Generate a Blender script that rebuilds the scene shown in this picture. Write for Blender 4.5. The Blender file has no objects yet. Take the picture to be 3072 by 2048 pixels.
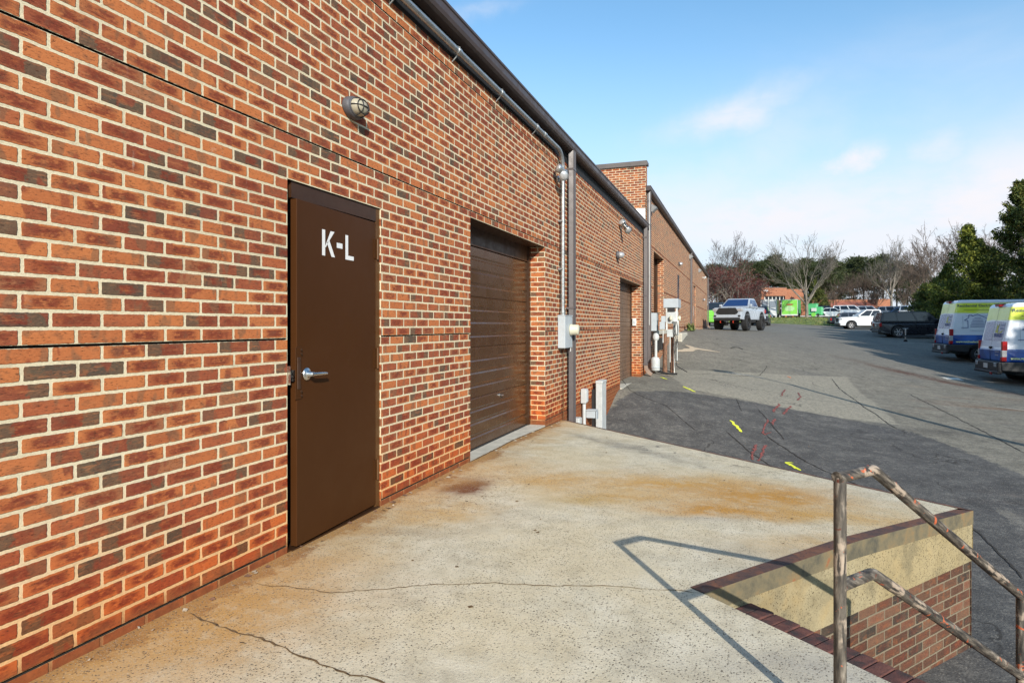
import bpy, bmesh, math, random
import numpy as np
from mathutils import Vector, Matrix
R = math.radians
sc = bpy.context.scene
col = sc.collection
# ------------------------------------------------------------------ camera
TH = math.atan(689 / 1880)
CT, ST = math.cos(TH), math.sin(TH)
CAM = (2.516, 0.0, 1.34)
cd = bpy.data.cameras.new('camera'); cam = bpy.data.objects.new('camera', cd); col.objects.link(cam)
cd.sensor_width = 36; cd.lens = 36 * 1880 / 3072; cd.shift_y = -48 / 3072
cd.clip_start = 0.05; cd.clip_end = 3000
cam.location = CAM; cam.rotation_euler = (R(90), 0, TH)
sc.camera = cam
# ------------------------------------------------------------------ light
SUNH = Vector((0.548, -0.836)); SUN_EL = R(24.5)
sd = bpy.data.lights.new('sun', 'SUN'); sd.energy = 4.4; sd.angle = R(0.5); sd.color = (1, .93, .82)
sun = bpy.data.objects.new('sun', sd); col.objects.link(sun)
sdir = Vector((SUNH.x * math.cos(SUN_EL), SUNH.y * math.cos(SUN_EL), math.sin(SUN_EL)))
sun.rotation_euler = sdir.to_track_quat('Z', 'Y').to_euler(); sun.location = (20, -30, 40)
w = bpy.data.worlds.new('World'); sc.world = w; w.use_nodes = True
sc.view_settings.view_transform = 'Standard'; sc.view_settings.look = 'None'
sc.view_settings.gamma = 1; sc.view_settings.exposure = 0.5
SKY_STR = 0.15

# ------------------------------------------------------------------ node helper
class NT:
    def __init__(s, tree): s.t = tree
    def n(s, typ, ins=None, out=0, **pr):
        nd = s.t.nodes.new(typ)
        for k, v in pr.items(): setattr(nd, k, v)
        for k, v in (ins or {}).items():
            sk = nd.inputs[k]
            if isinstance(v, bpy.types.NodeSocket): s.t.links.new(v, sk)
            else: sk.default_value = v
        return nd.outputs[out] if out is not None else nd
    def m(s, op, a, b=0.0, c=0.0, clamp=False):
        return s.n('ShaderNodeMath', {0: a, 1: b, 2: c}, operation=op, use_clamp=clamp)
    def add(s, a, b): return s.m('ADD', a, b)
    def sub(s, a, b): return s.m('SUBTRACT', a, b)
    def mul(s, a, b): return s.m('MULTIPLY', a, b)
    def sm(s, x, a, b, lo=0.0, hi=1.0):
        return s.n('ShaderNodeMapRange', {0: x, 1: a, 2: b, 3: lo, 4: hi}, interpolation_type='SMOOTHSTEP')
    def mix(s, f, a, b, blend='MIX'):
        nd = s.n('ShaderNodeMix', None, None, data_type='RGBA', blend_type=blend)
        for i, v in ((0, f), (6, a), (7, b)):
            if isinstance(v, bpy.types.NodeSocket): s.t.links.new(v, nd.inputs[i])
            else: nd.inputs[i].default_value = (*v, 1) if isinstance(v, tuple) and len(v) == 3 else v
        return nd.outputs[2]
    def noise(s, vec, scale, detail=3, rough=.55, out=0, dist=0.0):
        return s.n('ShaderNodeTexNoise', {'Vector': vec, 'Scale': scale, 'Detail': detail, 'Roughness': rough, 'Distortion': dist}, out)
    def comb(s, x, y, z=0.0): return s.n('ShaderNodeCombineXYZ', {0: x, 1: y, 2: z})
    def sep(s, v):
        nd = s.n('ShaderNodeSeparateXYZ', {0: v}, None); return nd.outputs[0], nd.outputs[1], nd.outputs[2]
    def ramp(s, f, stops, interp='LINEAR'):
        nd = s.n('ShaderNodeValToRGB', {0: f}, None); cr = nd.color_ramp; cr.interpolation = interp
        while len(cr.elements) < len(stops): cr.elements.new(.5)
        for e, (p, c) in zip(cr.elements, stops): e.position = p; e.color = (*c, 1)
        return nd.outputs[0]
    def vmul(s, v, t): return s.n('ShaderNodeVectorMath', {0: v, 1: t}, operation='MULTIPLY')
    def blob(s, x, y, cx, cy, a, b, rot=0.0):
        c_, s_ = math.cos(rot), math.sin(rot)
        dx = s.sub(x, cx); dy = s.sub(y, cy)
        p = s.m('DIVIDE', s.add(s.mul(dx, c_), s.mul(dy, s_)), a)
        q = s.m('DIVIDE', s.sub(s.mul(dy, c_), s.mul(dx, s_)), b)
        return s.m('EXPONENT', s.mul(s.add(s.mul(p, p), s.mul(q, q)), -1.0))
    def convex(s, x, y, poly, nz, soft=.03):
        A = sum(poly[i][0] * poly[(i + 1) % len(poly)][1] - poly[(i + 1) % len(poly)][0] * poly[i][1] for i in range(len(poly)))
        if A < 0: poly = poly[::-1]
        d = None
        for i in range(len(poly)):
            a, b = Vector(poly[i]), Vector(poly[(i + 1) % len(poly)]); e = (b - a).normalized(); n = Vector((-e.y, e.x))
            k = s.add(s.add(s.mul(x, n.x), s.mul(y, n.y)), -n.dot(a))
            d = k if d is None else s.m('MINIMUM', d, k)
        return s.sm(s.add(d, nz), -soft, soft)

def newmat(name):
    m = bpy.data.materials.new(name); m.use_nodes = True; m.node_tree.nodes.clear()
    return m, NT(m.node_tree)
def finish(N, color, rough=.8, metal=0.0, height=None, dist=.002, strength=1.0, spec=.5, trans=None, coat=0.0, emis=None, estr=0.0):
    b = N.n('ShaderNodeBsdfPrincipled', None, None)
    for k, v in (('Base Color', color), ('Roughness', rough), ('Metallic', metal), ('Specular IOR Level', spec), ('Coat Weight', coat)):
        if isinstance(v, bpy.types.NodeSocket): N.t.links.new(v, b.inputs[k])
        else: b.inputs[k].default_value = (*v, 1) if isinstance(v, tuple) else v
    if height is not None:
        bp = N.n('ShaderNodeBump', {'Height': height, 'Distance': dist, 'Strength': strength})
        N.t.links.new(bp, b.inputs['Normal'])
    sh = b.outputs[0]
    if trans:
        tr = N.n('ShaderNodeBsdfTranslucent'); N.t.links.new(color, tr.node.inputs[0]) if isinstance(color, bpy.types.NodeSocket) else None
        sh = N.n('ShaderNodeMixShader', {0: trans, 1: sh, 2: tr})
    N.n('ShaderNodeOutputMaterial', {0: sh}, None)

def pbr(name, c, rough=.6, metal=0.0, var=.15, scale=8.0, bump=.0, c2=None, spec=.5, coat=0.0):
    m, N = newmat(name)
    co = N.n('ShaderNodeTexCoord', None, 3)
    nz = N.noise(co, scale, 5, .6)
    lo = tuple(v * (1 - var) for v in c); hi = c2 or tuple(min(1, v * (1 + var)) for v in c)
    cc = N.ramp(nz, [(.3, lo), (.7, hi)])
    rr = N.sm(N.noise(co, scale * 3, 3), .3, .7, max(0, rough - .08), min(1, rough + .08))
    finish(N, cc, rr, metal, N.noise(co, scale * 12, 3) if bump else None, bump, 1.0, spec, None, coat)
    return m

BL, BH = .208, .0675
def brick_mat(name, palette, mortar, BLn=BL, BHn=BH, u0=1.557, v0=1.26, stain=1.0, mh=.0064, flash=1.0, eff=1.0):
    m, N = newmat(name)
    uv = N.n('ShaderNodeUVMap', None, 0)
    u, v, _ = N.sep(uv)
    wob = N.n('ShaderNodeTexNoise', {'Vector': uv, 'Scale': 55.0, 'Detail': 3.0}, 1)
    wx, wy, _z = N.sep(wob)
    big = N.n('ShaderNodeTexNoise', {'Vector': uv, 'Scale': 3.0, 'Detail': 1.0}, 1)
    bx_, by_, _z = N.sep(big)
    ud = N.add(u, N.add(N.mul(N.sub(wx, .5), .0075), N.mul(N.sub(bx_, .5), .008)))
    vd = N.add(v, N.add(N.mul(N.sub(wy, .5), .0065), N.mul(N.sub(by_, .5), .006)))
    rv = N.m('DIVIDE', N.sub(vd, v0), BHn); row = N.m('FLOOR', rv); vv = N.m('FRACT', rv)
    odd = N.mul(N.m('FRACT', N.mul(row, .5)), 1.0)     # 0 or .5
    rn = N.n('ShaderNodeTexWhiteNoise', {'W': row}, 0, noise_dimensions='1D')
    uc = N.add(N.add(N.m('DIVIDE', N.sub(ud, u0), BLn), odd), N.mul(N.sub(rn, .5), .05))
    cl = N.m('FLOOR', uc); uu = N.m('FRACT', uc)
    wn = N.n('ShaderNodeTexWhiteNoise', {'Vector': N.comb(cl, row, 3.7)}, None, noise_dimensions='3D')
    r1 = wn.outputs[0]; r2, r3, r4 = N.sep(wn.outputs[1])
    du = N.mul(N.m('MINIMUM', uu, N.sub(1.0, uu)), BLn); dv = N.mul(N.m('MINIMUM', vv, N.sub(1.0, vv)), BHn)
    # rounded-corner distance to the joint
    rad = .006
    ax = N.m('MAXIMUM', N.sub(mh + rad, du), 0.0); ay = N.m('MAXIMUM', N.sub(mh + rad, dv), 0.0)
    dd = N.sub(rad, N.m('SQRT', N.add(N.mul(ax, ax), N.mul(ay, ay))))
    mask = N.sm(dd, -.0008, .0016)
    base = N.ramp(r1, palette, 'CONSTANT')
    # inside every brick: kiln flashes, bands and blotches, different per brick
    off = N.mul(r2, 37.0)
    band = N.noise(N.comb(N.add(N.mul(uu, 2.2), off), N.mul(vv, .35), off), 1.0, 2, .5)
    blot = N.noise(N.comb(N.add(N.mul(u, 16.0), off), N.mul(v, 24.0), off), 1.0, 3, .6)
    cen = N.mul(N.sm(N.m('ABSOLUTE', N.sub(uu, .5)), .43, .2), N.sm(N.m('ABSOLUTE', N.sub(vv, .5)), .38, .2))
    dkred, dark = palette[-1][1], palette[0][1]
    redc = (.155, .040, .024)
    cen = N.mul(cen, N.sm(N.noise(N.comb(N.add(N.mul(u, 22.0), off), N.mul(v, 40.0), off), 1.0, 4, .7), .30, .52))
    c = N.mix(N.mul(N.mul(cen, N.sm(r3, .35, .5)), .95 * flash), base, (.125, .028, .016))
    side_ = N.m('ROUND', r4); sg_ = N.mul(N.sm(N.m('ABSOLUTE', N.sub(N.add(uu, N.mul(N.sub(wx, .5), .3)), side_)), .42, .36), N.sm(r2, .20, .18)); c = N.mix(N.mul(sg_, .88 * flash), c, (.080, .062, .044))
    c = N.mix(N.mul(N.sm(N.noise(N.comb(N.add(N.mul(u, 9.0), off), N.mul(v, 60.0), off), 1.0, 4, .7), .52, .68), .40 * flash), c, (.36, .15, .065))
    c = N.mix(N.mul(N.mul(N.sm(band, .56, .62), N.sm(r4, .5, .6)), .8 * flash), c, redc)
    c = N.mix(N.mul(N.mul(N.sm(band, .42, .36), N.sm(r3, .55, .5)), .55 * flash), c, (.115, .075, .048))
    c = N.mix(N.mul(N.sm(blot, .52, .75), .40), c, (.30, .095, .032))
    c = N.mix(N.mul(N.sm(blot, .46, .30), .5), c, (.105, .052, .033))
    # wire-cut grain: fine dark drag marks
    gr = N.noise(N.comb(N.mul(u, 60.0), N.mul(v, 190.0), off), 1.0, 4, .65)
    c = N.mix(N.mul(N.sm(gr, .46, .30), .85), c, (.035, .016, .010))
    c = N.mix(N.mul(N.sm(gr, .56, .72), .30), c, (.42, .19, .09))
    fine = N.noise(uv, 520.0, 2, .6)
    c = N.mix(N.mul(N.sm(fine, .68, .78), .35), c, (.5, .35, .25))
    # lime bloom in a few places
    ef = N.mul(N.sm(N.noise(uv, 2.3, 4, .6), .62, .78), N.sm(N.noise(uv, 28.0, 4, .7), .48, .7))
    c = N.mix(N.mul(ef, .45 * eff), c, (.62, .55, .46))
    wear = N.noise(uv, .8, 3)
    mc = N.mix(N.sm(N.noise(uv, 90.0, 4), .35, .7), tuple(x * .86 for x in mortar), mortar)
    mc = N.mix(N.mul(N.sm(wear, .4, .7), .35), mc, tuple(x * .66 for x in mortar)); mc = N.mix(N.mul(N.sm(N.noise(uv, 9.0, 5, .7), .52, .7), .45), mc, tuple(x * .55 for x in mortar))
    c = N.mix(1.0, c, (1.29, 1.15, 1.03), 'MULTIPLY') if mortar[0] > .6 else c
    stk = N.noise(N.comb(N.mul(u, 7.0), N.mul(v, .5), 0.0), 1.0, 5, .65)
    col_ = N.mix(mask, mc, c); col_ = N.mix(N.mul(N.sm(stk, .56, .72), .18 * eff), col_, (.16, .09, .055)); col_ = N.mix(N.mul(N.sm(N.noise(N.comb(N.mul(u, 24.0), N.mul(v, 3.0), 5.0), 1.0, 5, .7), .66, .74), .5 * eff), col_, (.55, .49, .40))
    if stain:
        st = N.mul(N.sm(N.add(v, N.mul(N.noise(uv, 2.5, 3), .35)), .95, .15), .78 * stain)
        col_ = N.mix(st, col_, N.mix(1.0, col_, (1.08, .60, .26), 'MULTIPLY'))
        st2 = N.sm(N.add(v, N.mul(N.noise(uv, 7.0, 4), .16)), .20, .09)
        col_ = N.mix(N.mul(st2, .8 * stain), col_, N.mix(N.noise(uv, 20.0, 3), (.09, .03, .012), (.3, .10, .035)))
    h = N.add(N.add(N.mul(mask, .9), N.mul(gr, .55)), N.add(N.mul(r3, .35), N.mul(N.noise(uv, 240.0, 3), .12)))
    finish(N, col_, .88, 0.0, h, .0042, .9, .25)
    return m

PAL = [(0, (.060, .050, .040)), (.05, (.165, .050, .028)), (.18, (.205, .060, .031)), (.32, (.305, .108, .042)),
       (.50, (.345, .128, .048)), (.66, (.255, .080, .036)), (.78, (.325, .118, .046)), (.92, (.215, .095, .050))]
M = {}
M['brick'] = brick_mat('red brick with cream mortar', PAL, (.66, .575, .40))
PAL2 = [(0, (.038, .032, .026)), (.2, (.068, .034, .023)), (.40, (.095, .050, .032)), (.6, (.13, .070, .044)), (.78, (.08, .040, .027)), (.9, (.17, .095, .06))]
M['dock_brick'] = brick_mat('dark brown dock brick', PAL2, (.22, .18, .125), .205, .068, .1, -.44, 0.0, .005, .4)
M['far_brick'] = brick_mat('far brick', [(0, (.30, .09, .045)), (.5, (.36, .115, .055)), (.8, (.27, .08, .04))], (.45, .3, .2), .3, .1, 0, 0, 0.0, .01, .2, 0)
# nosing bricks laid on edge
def nosing_mat():
    m, N = newmat('stair nosing brick'); co = N.n('ShaderNodeTexCoord', None, 3); oi = N.n('ShaderNodeObjectInfo', None, 5)
    nz = N.noise(co, 14.0, 4); c = N.ramp(nz, [(.35, (.040, .026, .024)), (.5, (.090, .034, .028)), (.7, (.15, .058, .042))])
    finish(N, c, .85, 0, N.noise(co, 90.0, 4), .003); return m
M['nosing'] = nosing_mat()
M['brown'] = pbr('brown painted steel', (.050, .0185, .0055), .45, 0, .06, 1.2, .0, None, .12)
M['brown_dark'] = pbr('dark brown frame paint', (.040, .017, .007), .42, 0, .12, 5.0)
M['jamb'] = pbr('ochre brown jamb paint', (.085, .036, .009), .5, 0, .12, 5.0)
M['gutter'] = pbr('weathered brown gutter metal', (.058, .040, .036), .45, .0, .12, 2.5, .0)
M['black'] = pbr('matt black', (.012, .012, .013), .7, 0, .2, 5.0)
M['shadowgap'] = pbr('black painted joint shade', (.022, .018, .014), .95, 0, .3, 20.0)  # near-black groove lining stands in for the shade inside the recessed joints
M['galv'] = pbr('galvanised conduit', (.42, .44, .45), .33, .75, .14, 14.0)
M['spout_side'] = pbr('grey brown downspout', (.105, .092, .093), .40, .1, .12, 3.0)
M['boxgrey'] = pbr('light grey enclosure paint', (.38, .42, .45), .5, 0, .07, 6.0)
M['white'] = pbr('white plastic', (.55, .56, .54), .5, 0, .10, 6.0)
M['pvc'] = pbr('aged white pipe', (.44, .46, .46), .55, 0, .12, 9.0)
M['steel'] = pbr('satin steel', (.58, .58, .57), .28, 1.0, .06, 20.0)
M['letter'] = pbr('white vinyl lettering', (.66, .66, .66), .5, 0, .03, 9.0)
M['concrete_light'] = pbr('pale slab concrete', (.44, .42, .36), .9, 0, .18, 7.0, .002)
M['wood'] = pbr('weathered post wood', (.13, .075, .045), .85, 0, .45, 12.0, .004, (.26, .13, .08))
M['flash_white'] = pbr('white roof flashing', (.8, .8, .78), .6, 0, .04, 4.0)
M['capmetal'] = pbr('brown parapet cap', (.12, .10, .09), .45, 0, .1, 4.0)
M['roofgravel'] = pbr('grey roofing', (.20, .20, .20), .9, 0, .3, 9.0)
M['caulk'] = pbr('pale sealant', (.60, .58, .50), .7, 0, .1, 20.0)
M['cream'] = pbr('cream meter cover', (.50, .48, .37), .4, 0, .05, 20.0)
M['foam'] = pbr('pale sealing foam', (.46, .38, .28), .9, 0, .12, 12.0, .01)
M['yellowpaint'] = pbr('yellow marking paint', (.70, .74, .05), .8, 0, .15, 25.0)
M['redpaint'] = pbr('red marking paint', (.11, .065, .058), .85, 0, .3, 30.0, 0, (.34, .07, .055))
M['whitepaint'] = pbr('white marking paint', (.60, .58, .52), .85, 0, .25, 15.0)
M['orangepaint'] = pbr('orange marking paint', (.60, .16, .03), .85, 0, .35, 25.0)
M['crackdark'] = pbr('crack dirt', (.030, .026, .022), .95, 0, .4, 60.0)
M['crackdeck'] = pbr('crack dirt with grit', (.055, .035, .018), .95, 0, .5, 60.0, .0, (.20, .12, .05))
M['glass'] = pbr('dark car glass', (.010, .014, .022), .05, 0, .1, 2.0, 0, None, .5)
M['glasslight'] = pbr('grey car glass', (.035, .042, .052), .05, 0, .1, 2.0, 0, None, .9)
M['glassblue'] = pbr('blue tinted glass', (.012, .035, .12), .05, 0, .1, 2.0, 0, None, 1.0)
M['tyre'] = pbr('tyre rubber', (.014, .014, .015), .85, 0, .25, 30.0, .004)
M['rim'] = pbr('alloy rim', (.42, .42, .43), .35, .8, .1, 10.0)
M['rimdark'] = pbr('black rim', (.03, .03, .032), .4, .5, .1, 10.0)
M['trim'] = pbr('black exterior trim', (.016, .017, .019), .55, 0, .15, 8.0)
M['redlens'] = pbr('red lens', (.30, .008, .010), .15, 0, .1, 20.0)
M['clearlens'] = pbr('clear lens', (.40, .41, .42), .12, .3, .15, 20.0)
M['hook'] = pbr('red tow hook', (.55, .04, .015), .4, 0, .1, 9.0)
def paint(name, c, rough=.28):
    return pbr(name, c, rough, 0, .03, 1.0, 0, None, .5, .6)
M['p_silver'] = paint('pale grey car paint', (.34, .38, .43)); M['p_black'] = pbr('black car paint', (.006, .008, .014), .30, 0, .03, 1.0, 0, None, .35, .25)
M['p_white'] = paint('white car paint', (.66, .68, .70)); M['p_navy'] = paint('dark blue grey paint', (.035, .045, .07))
M['p_grey'] = paint('grey car paint', (.20, .23, .27)); M['p_blue'] = paint('blue car paint', (.05, .10, .22))
M['p_green'] = paint('bright green paint', (.20, .55, .075), .5); M['p_green2'] = paint('sea green paint', (.08, .42, .16), .45)
M['p_dkgreen'] = paint('dark green panel', (.03, .10, .04), .4); M['alu'] = pbr('aluminium trailer skin', (.55, .56, .56), .5, .1, .15, 6.0)

def rusty_edge():
    m, N = newmat('rusted steel angle'); co = N.n('ShaderNodeTexCoord', None, 3)
    n1 = N.noise(co, 5.0, 5, .65); n2 = N.noise(co, 45.0, 4)
    c = N.ramp(n1, [(.28, (.050, .034, .028)), (.45, (.095, .050, .038)), (.56, (.17, .068, .034)), (.70, (.17, .125, .092))])
    c = N.mix(N.sm(n2, .55, .7), c, (.05, .03, .028))
    finish(N, c, .75, .1, n2, .002); return m
M['rust'] = rusty_edge()
def rusty_side():
    m, N = newmat('worn steel angle side'); co = N.n('ShaderNodeTexCoord', None, 3)
    n1 = N.noise(co, 6.0, 5, .65)
    c = N.ramp(n1, [(.3, (.065, .062, .048)), (.5, (.15, .125, .075)), (.62, (.20, .14, .07)), (.72, (.26, .07, .025))])
    finish(N, c, .75, .1, N.noise(co, 60.0, 3), .002); return m
M['rust_side'] = rusty_side()
def rail_mat(nm, slope):
    m, N = newmat(nm); co = N.n('ShaderNodeTexCoord', None, 3)
    if slope:
        x, y, z = N.sep(co); co = N.comb(N.add(N.mul(x, .5), N.mul(z, .865)), y, N.sub(N.mul(x, .865), N.mul(z, .5)))
    st = N.vmul(co, (60, 60, 9)); st2 = N.vmul(co, (14, 14, 14))
    n1 = N.noise(st, 1.0, 5, .6); n2 = N.noise(st2, 1.0, 5, .65, dist=.8)
    c = N.ramp(n1, [(.36, (.020, .017, .015)), (.47, (.055, .046, .037)), (.56, (.105, .088, .07)), (.66, (.22, .19, .155))])
    c = N.mix(N.sm(n2, .615, .635), c, (.42, .095, .035))
    c = N.mix(N.sm(n2, .38, .34), c, (.10, .028, .016))
    n3 = N.noise(st2, .45, 4); c = N.mix(N.mul(N.mul(N.sm(n3, .535, .59), N.sm(n1, .42, .52)), .8), c, (.38, .30, .23))
    finish(N, c, .65, 0, N.add(n1, n2), .0015); return m
M['rail'] = rail_mat('flaking handrail paint', 0.0); M['rail_slope'] = rail_mat('flaking sloped rail paint', 1.0)

def deck_mat(name, stains, tint=None):
    m, N = newmat(name); co = N.n('ShaderNodeTexCoord', None, 3); x, y, z = N.sep(co)
    n0 = N.noise(co, .9, 5, .6); n1 = N.noise(co, 5.0, 5, .65); n2 = N.noise(co, 70.0, 4)
    c = N.ramp(n1, [(.28, (.43, .385, .285)), (.5, (.575, .525, .40)), (.72, (.675, .625, .50))])
    c = N.mix(N.mul(N.sm(n0, .42, .62), .48), c, (.58, .475, .29))
    c = N.mix(N.mul(N.sm(n0, .42, .30), .45), c, (.31, .29, .235))
    c = N.mix(N.mul(N.sm(N.noise(co, 2.2, 5, .7), .55, .72), .35), c, (.30, .27, .21))
    c = N.mix(N.mul(N.sm(n2, .5, .75), .35), c, (.30, .27, .21))
    if stains:
        wv = N.n('ShaderNodeTexNoise', {'Vector': co, 'Scale': 3.0, 'Detail': 4.0}, 1); wx, wy, _ = N.sep(wv)
        xs = N.add(x, N.mul(N.sub(wx, .5), .5)); ys = N.add(y, N.mul(N.sub(wy, .5), .5))
        for (cx, cy, a, b, rot, st, cc) in stains:
            mk = N.blob(xs, ys, cx, cy, a, b, rot)
            mk = N.m('POWER', N.m('MAXIMUM', mk, .0001), .75); mk = N.mul(mk, N.sm(N.noise(co, 8.0, 6, .7), .28, .56, .45, 1.0))
            c = N.mix(N.m('MULTIPLY', mk, st * 1.45, clamp=True), c, cc)
    if stains:   # red clay line where the slab meets the wall
        wl = N.add(x, N.mul(N.noise(co, 9.0, 6, .75), .42))
        wl = N.add(wl, N.mul(N.sub(N.noise(co, 1.3, 3), .5), -.45))
        sp_ = N.mul(N.blob(x, y, .45, 4.75, .45, .8, 0), N.sm(N.noise(co, 26.0, 5, .7), .585, .61)); c = N.mix(N.mul(sp_, .95), c, (.11, .035, .018))
        tk_ = N.mul(N.blob(x, y, 1.9, 6.9, 1.6, .35, R(-39)), N.sm(N.noise(N.vmul(co, (1, 1, 1)), 7.0, 6, .75), .57, .62)); c = N.mix(N.mul(tk_, .8), c, (.08, .075, .07))
        c = N.mix(N.mul(N.sm(wl, .36, .28), .92), c, N.mix(N.noise(co, 30.0, 4), (.10, .035, .015), (.24, .075, .028)))
        c = N.mix(N.mul(N.sm(N.add(x, N.mul(N.noise(co, 2.5, 4), .9)), 1.10, .35), .75), c, (.44, .25, .085))
    # exposed aggregate
    va = N.n('ShaderNodeTexVoronoi', {'Vector': N.n('ShaderNodeVectorMath', {0: co, 1: N.vmul(N.n('ShaderNodeTexNoise', {'Vector': co, 'Scale': 120.0, 'Detail': 2.0}, 1), (.016, .016, .016))}, operation='ADD'), 'Scale': 84.0, 'Randomness': 1.0}, None)
    rr, rg, rb = N.sep(va.outputs['Color'])
    ag = N.mul(N.sm(va.outputs['Distance'], N.add(.26, N.mul(rg, .30)), .14), N.sm(rr, .40, .44))
    ag = N.mul(ag, N.sm(N.noise(co, 1.6, 4, .6), .27, .50))
    c = N.mix(N.mul(ag, .95), c, N.mix(rg, (.045, .05, .06), (.13, .10, .07)))
    vb = N.n('ShaderNodeTexVoronoi', {'Vector': co, 'Scale': 150.0}, None)
    r2, g2, b2 = N.sep(vb.outputs['Color'])
    c = N.mix(N.mul(N.mul(N.sm(vb.outputs['Distance'], .42, .25), N.sm(r2, .50, .58)), .7), c, N.mix(g2, (.10, .095, .09), (.55, .50, .40)))
    if tint:
        c = N.mix(N.mul(N.sm(N.noise(co, 4.0, 6, .7), .48, .66), .6), c, (.26, .24, .19)); c = N.mix(N.mul(N.sm(N.noise(co, 2.5, 4, .6), .5, .7), .5), c, (.62, .46, .22))
        c = N.mix(1.0, c, tint, 'MULTIPLY')
    finish(N, c, .92, 0, N.add(N.mul(n2, .6), N.mul(ag, -.5)), .003, 1.0, .2)
    return m
ORG = (.50, .30, .095); ORG2 = (.46, .235, .050)
M['deck'] = deck_mat('exposed aggregate slab', [
    *[(*(P_ := (CAM[0] - ST * (Z_ := 1.34 * 1880 / (py - 976)) + CT * (px - 1536) / 1880 * Z_, CT * Z_ + ST * (px - 1536) / 1880 * Z_)), a, b, TH, st, cc) for px, py, a, b, st, cc in (
        (2020, 1445, .80, .30, .70, ORG), (2290, 1485, .65, .34, .72, ORG2), (2450, 1540, .45, .16, .7, ORG), (2150, 1530, .40, .14, .75, ORG2), (1850, 1490, .40, .15, .6, ORG),
        (1630, 1440, .35, .25, .55, ORG), (1330, 1540, .30, .28, .55, ORG), (1520, 1400, .4, .4, .35, ORG), (2560, 1640, .55, .25, .45, ORG), (2700, 1560, .3, .2, .35, ORG), (1170, 1600, .30, .10, .5, (.36, .30, .21)),
        (2080, 1560, .35, .06, .3, (.28, .27, .25)), (2600, 1990, .5, .12, .45, (.30, .29, .27)))],
    (.2, 2.2, .5, .8, 0, .7, (.46, .27, .10)), (1.35, 4.75, .25, .12, R(20), .5, (.42, .30, .12)), (.35, 4.75, .12, .22, R(10), .9, (.15, .05, .022)),
    (1.2, 7.2, .9, .12, R(-38), .35, (.10, .10, .10))])
M['deck_side'] = deck_mat('dock band concrete', None, (.53, .49, .39))

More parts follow.
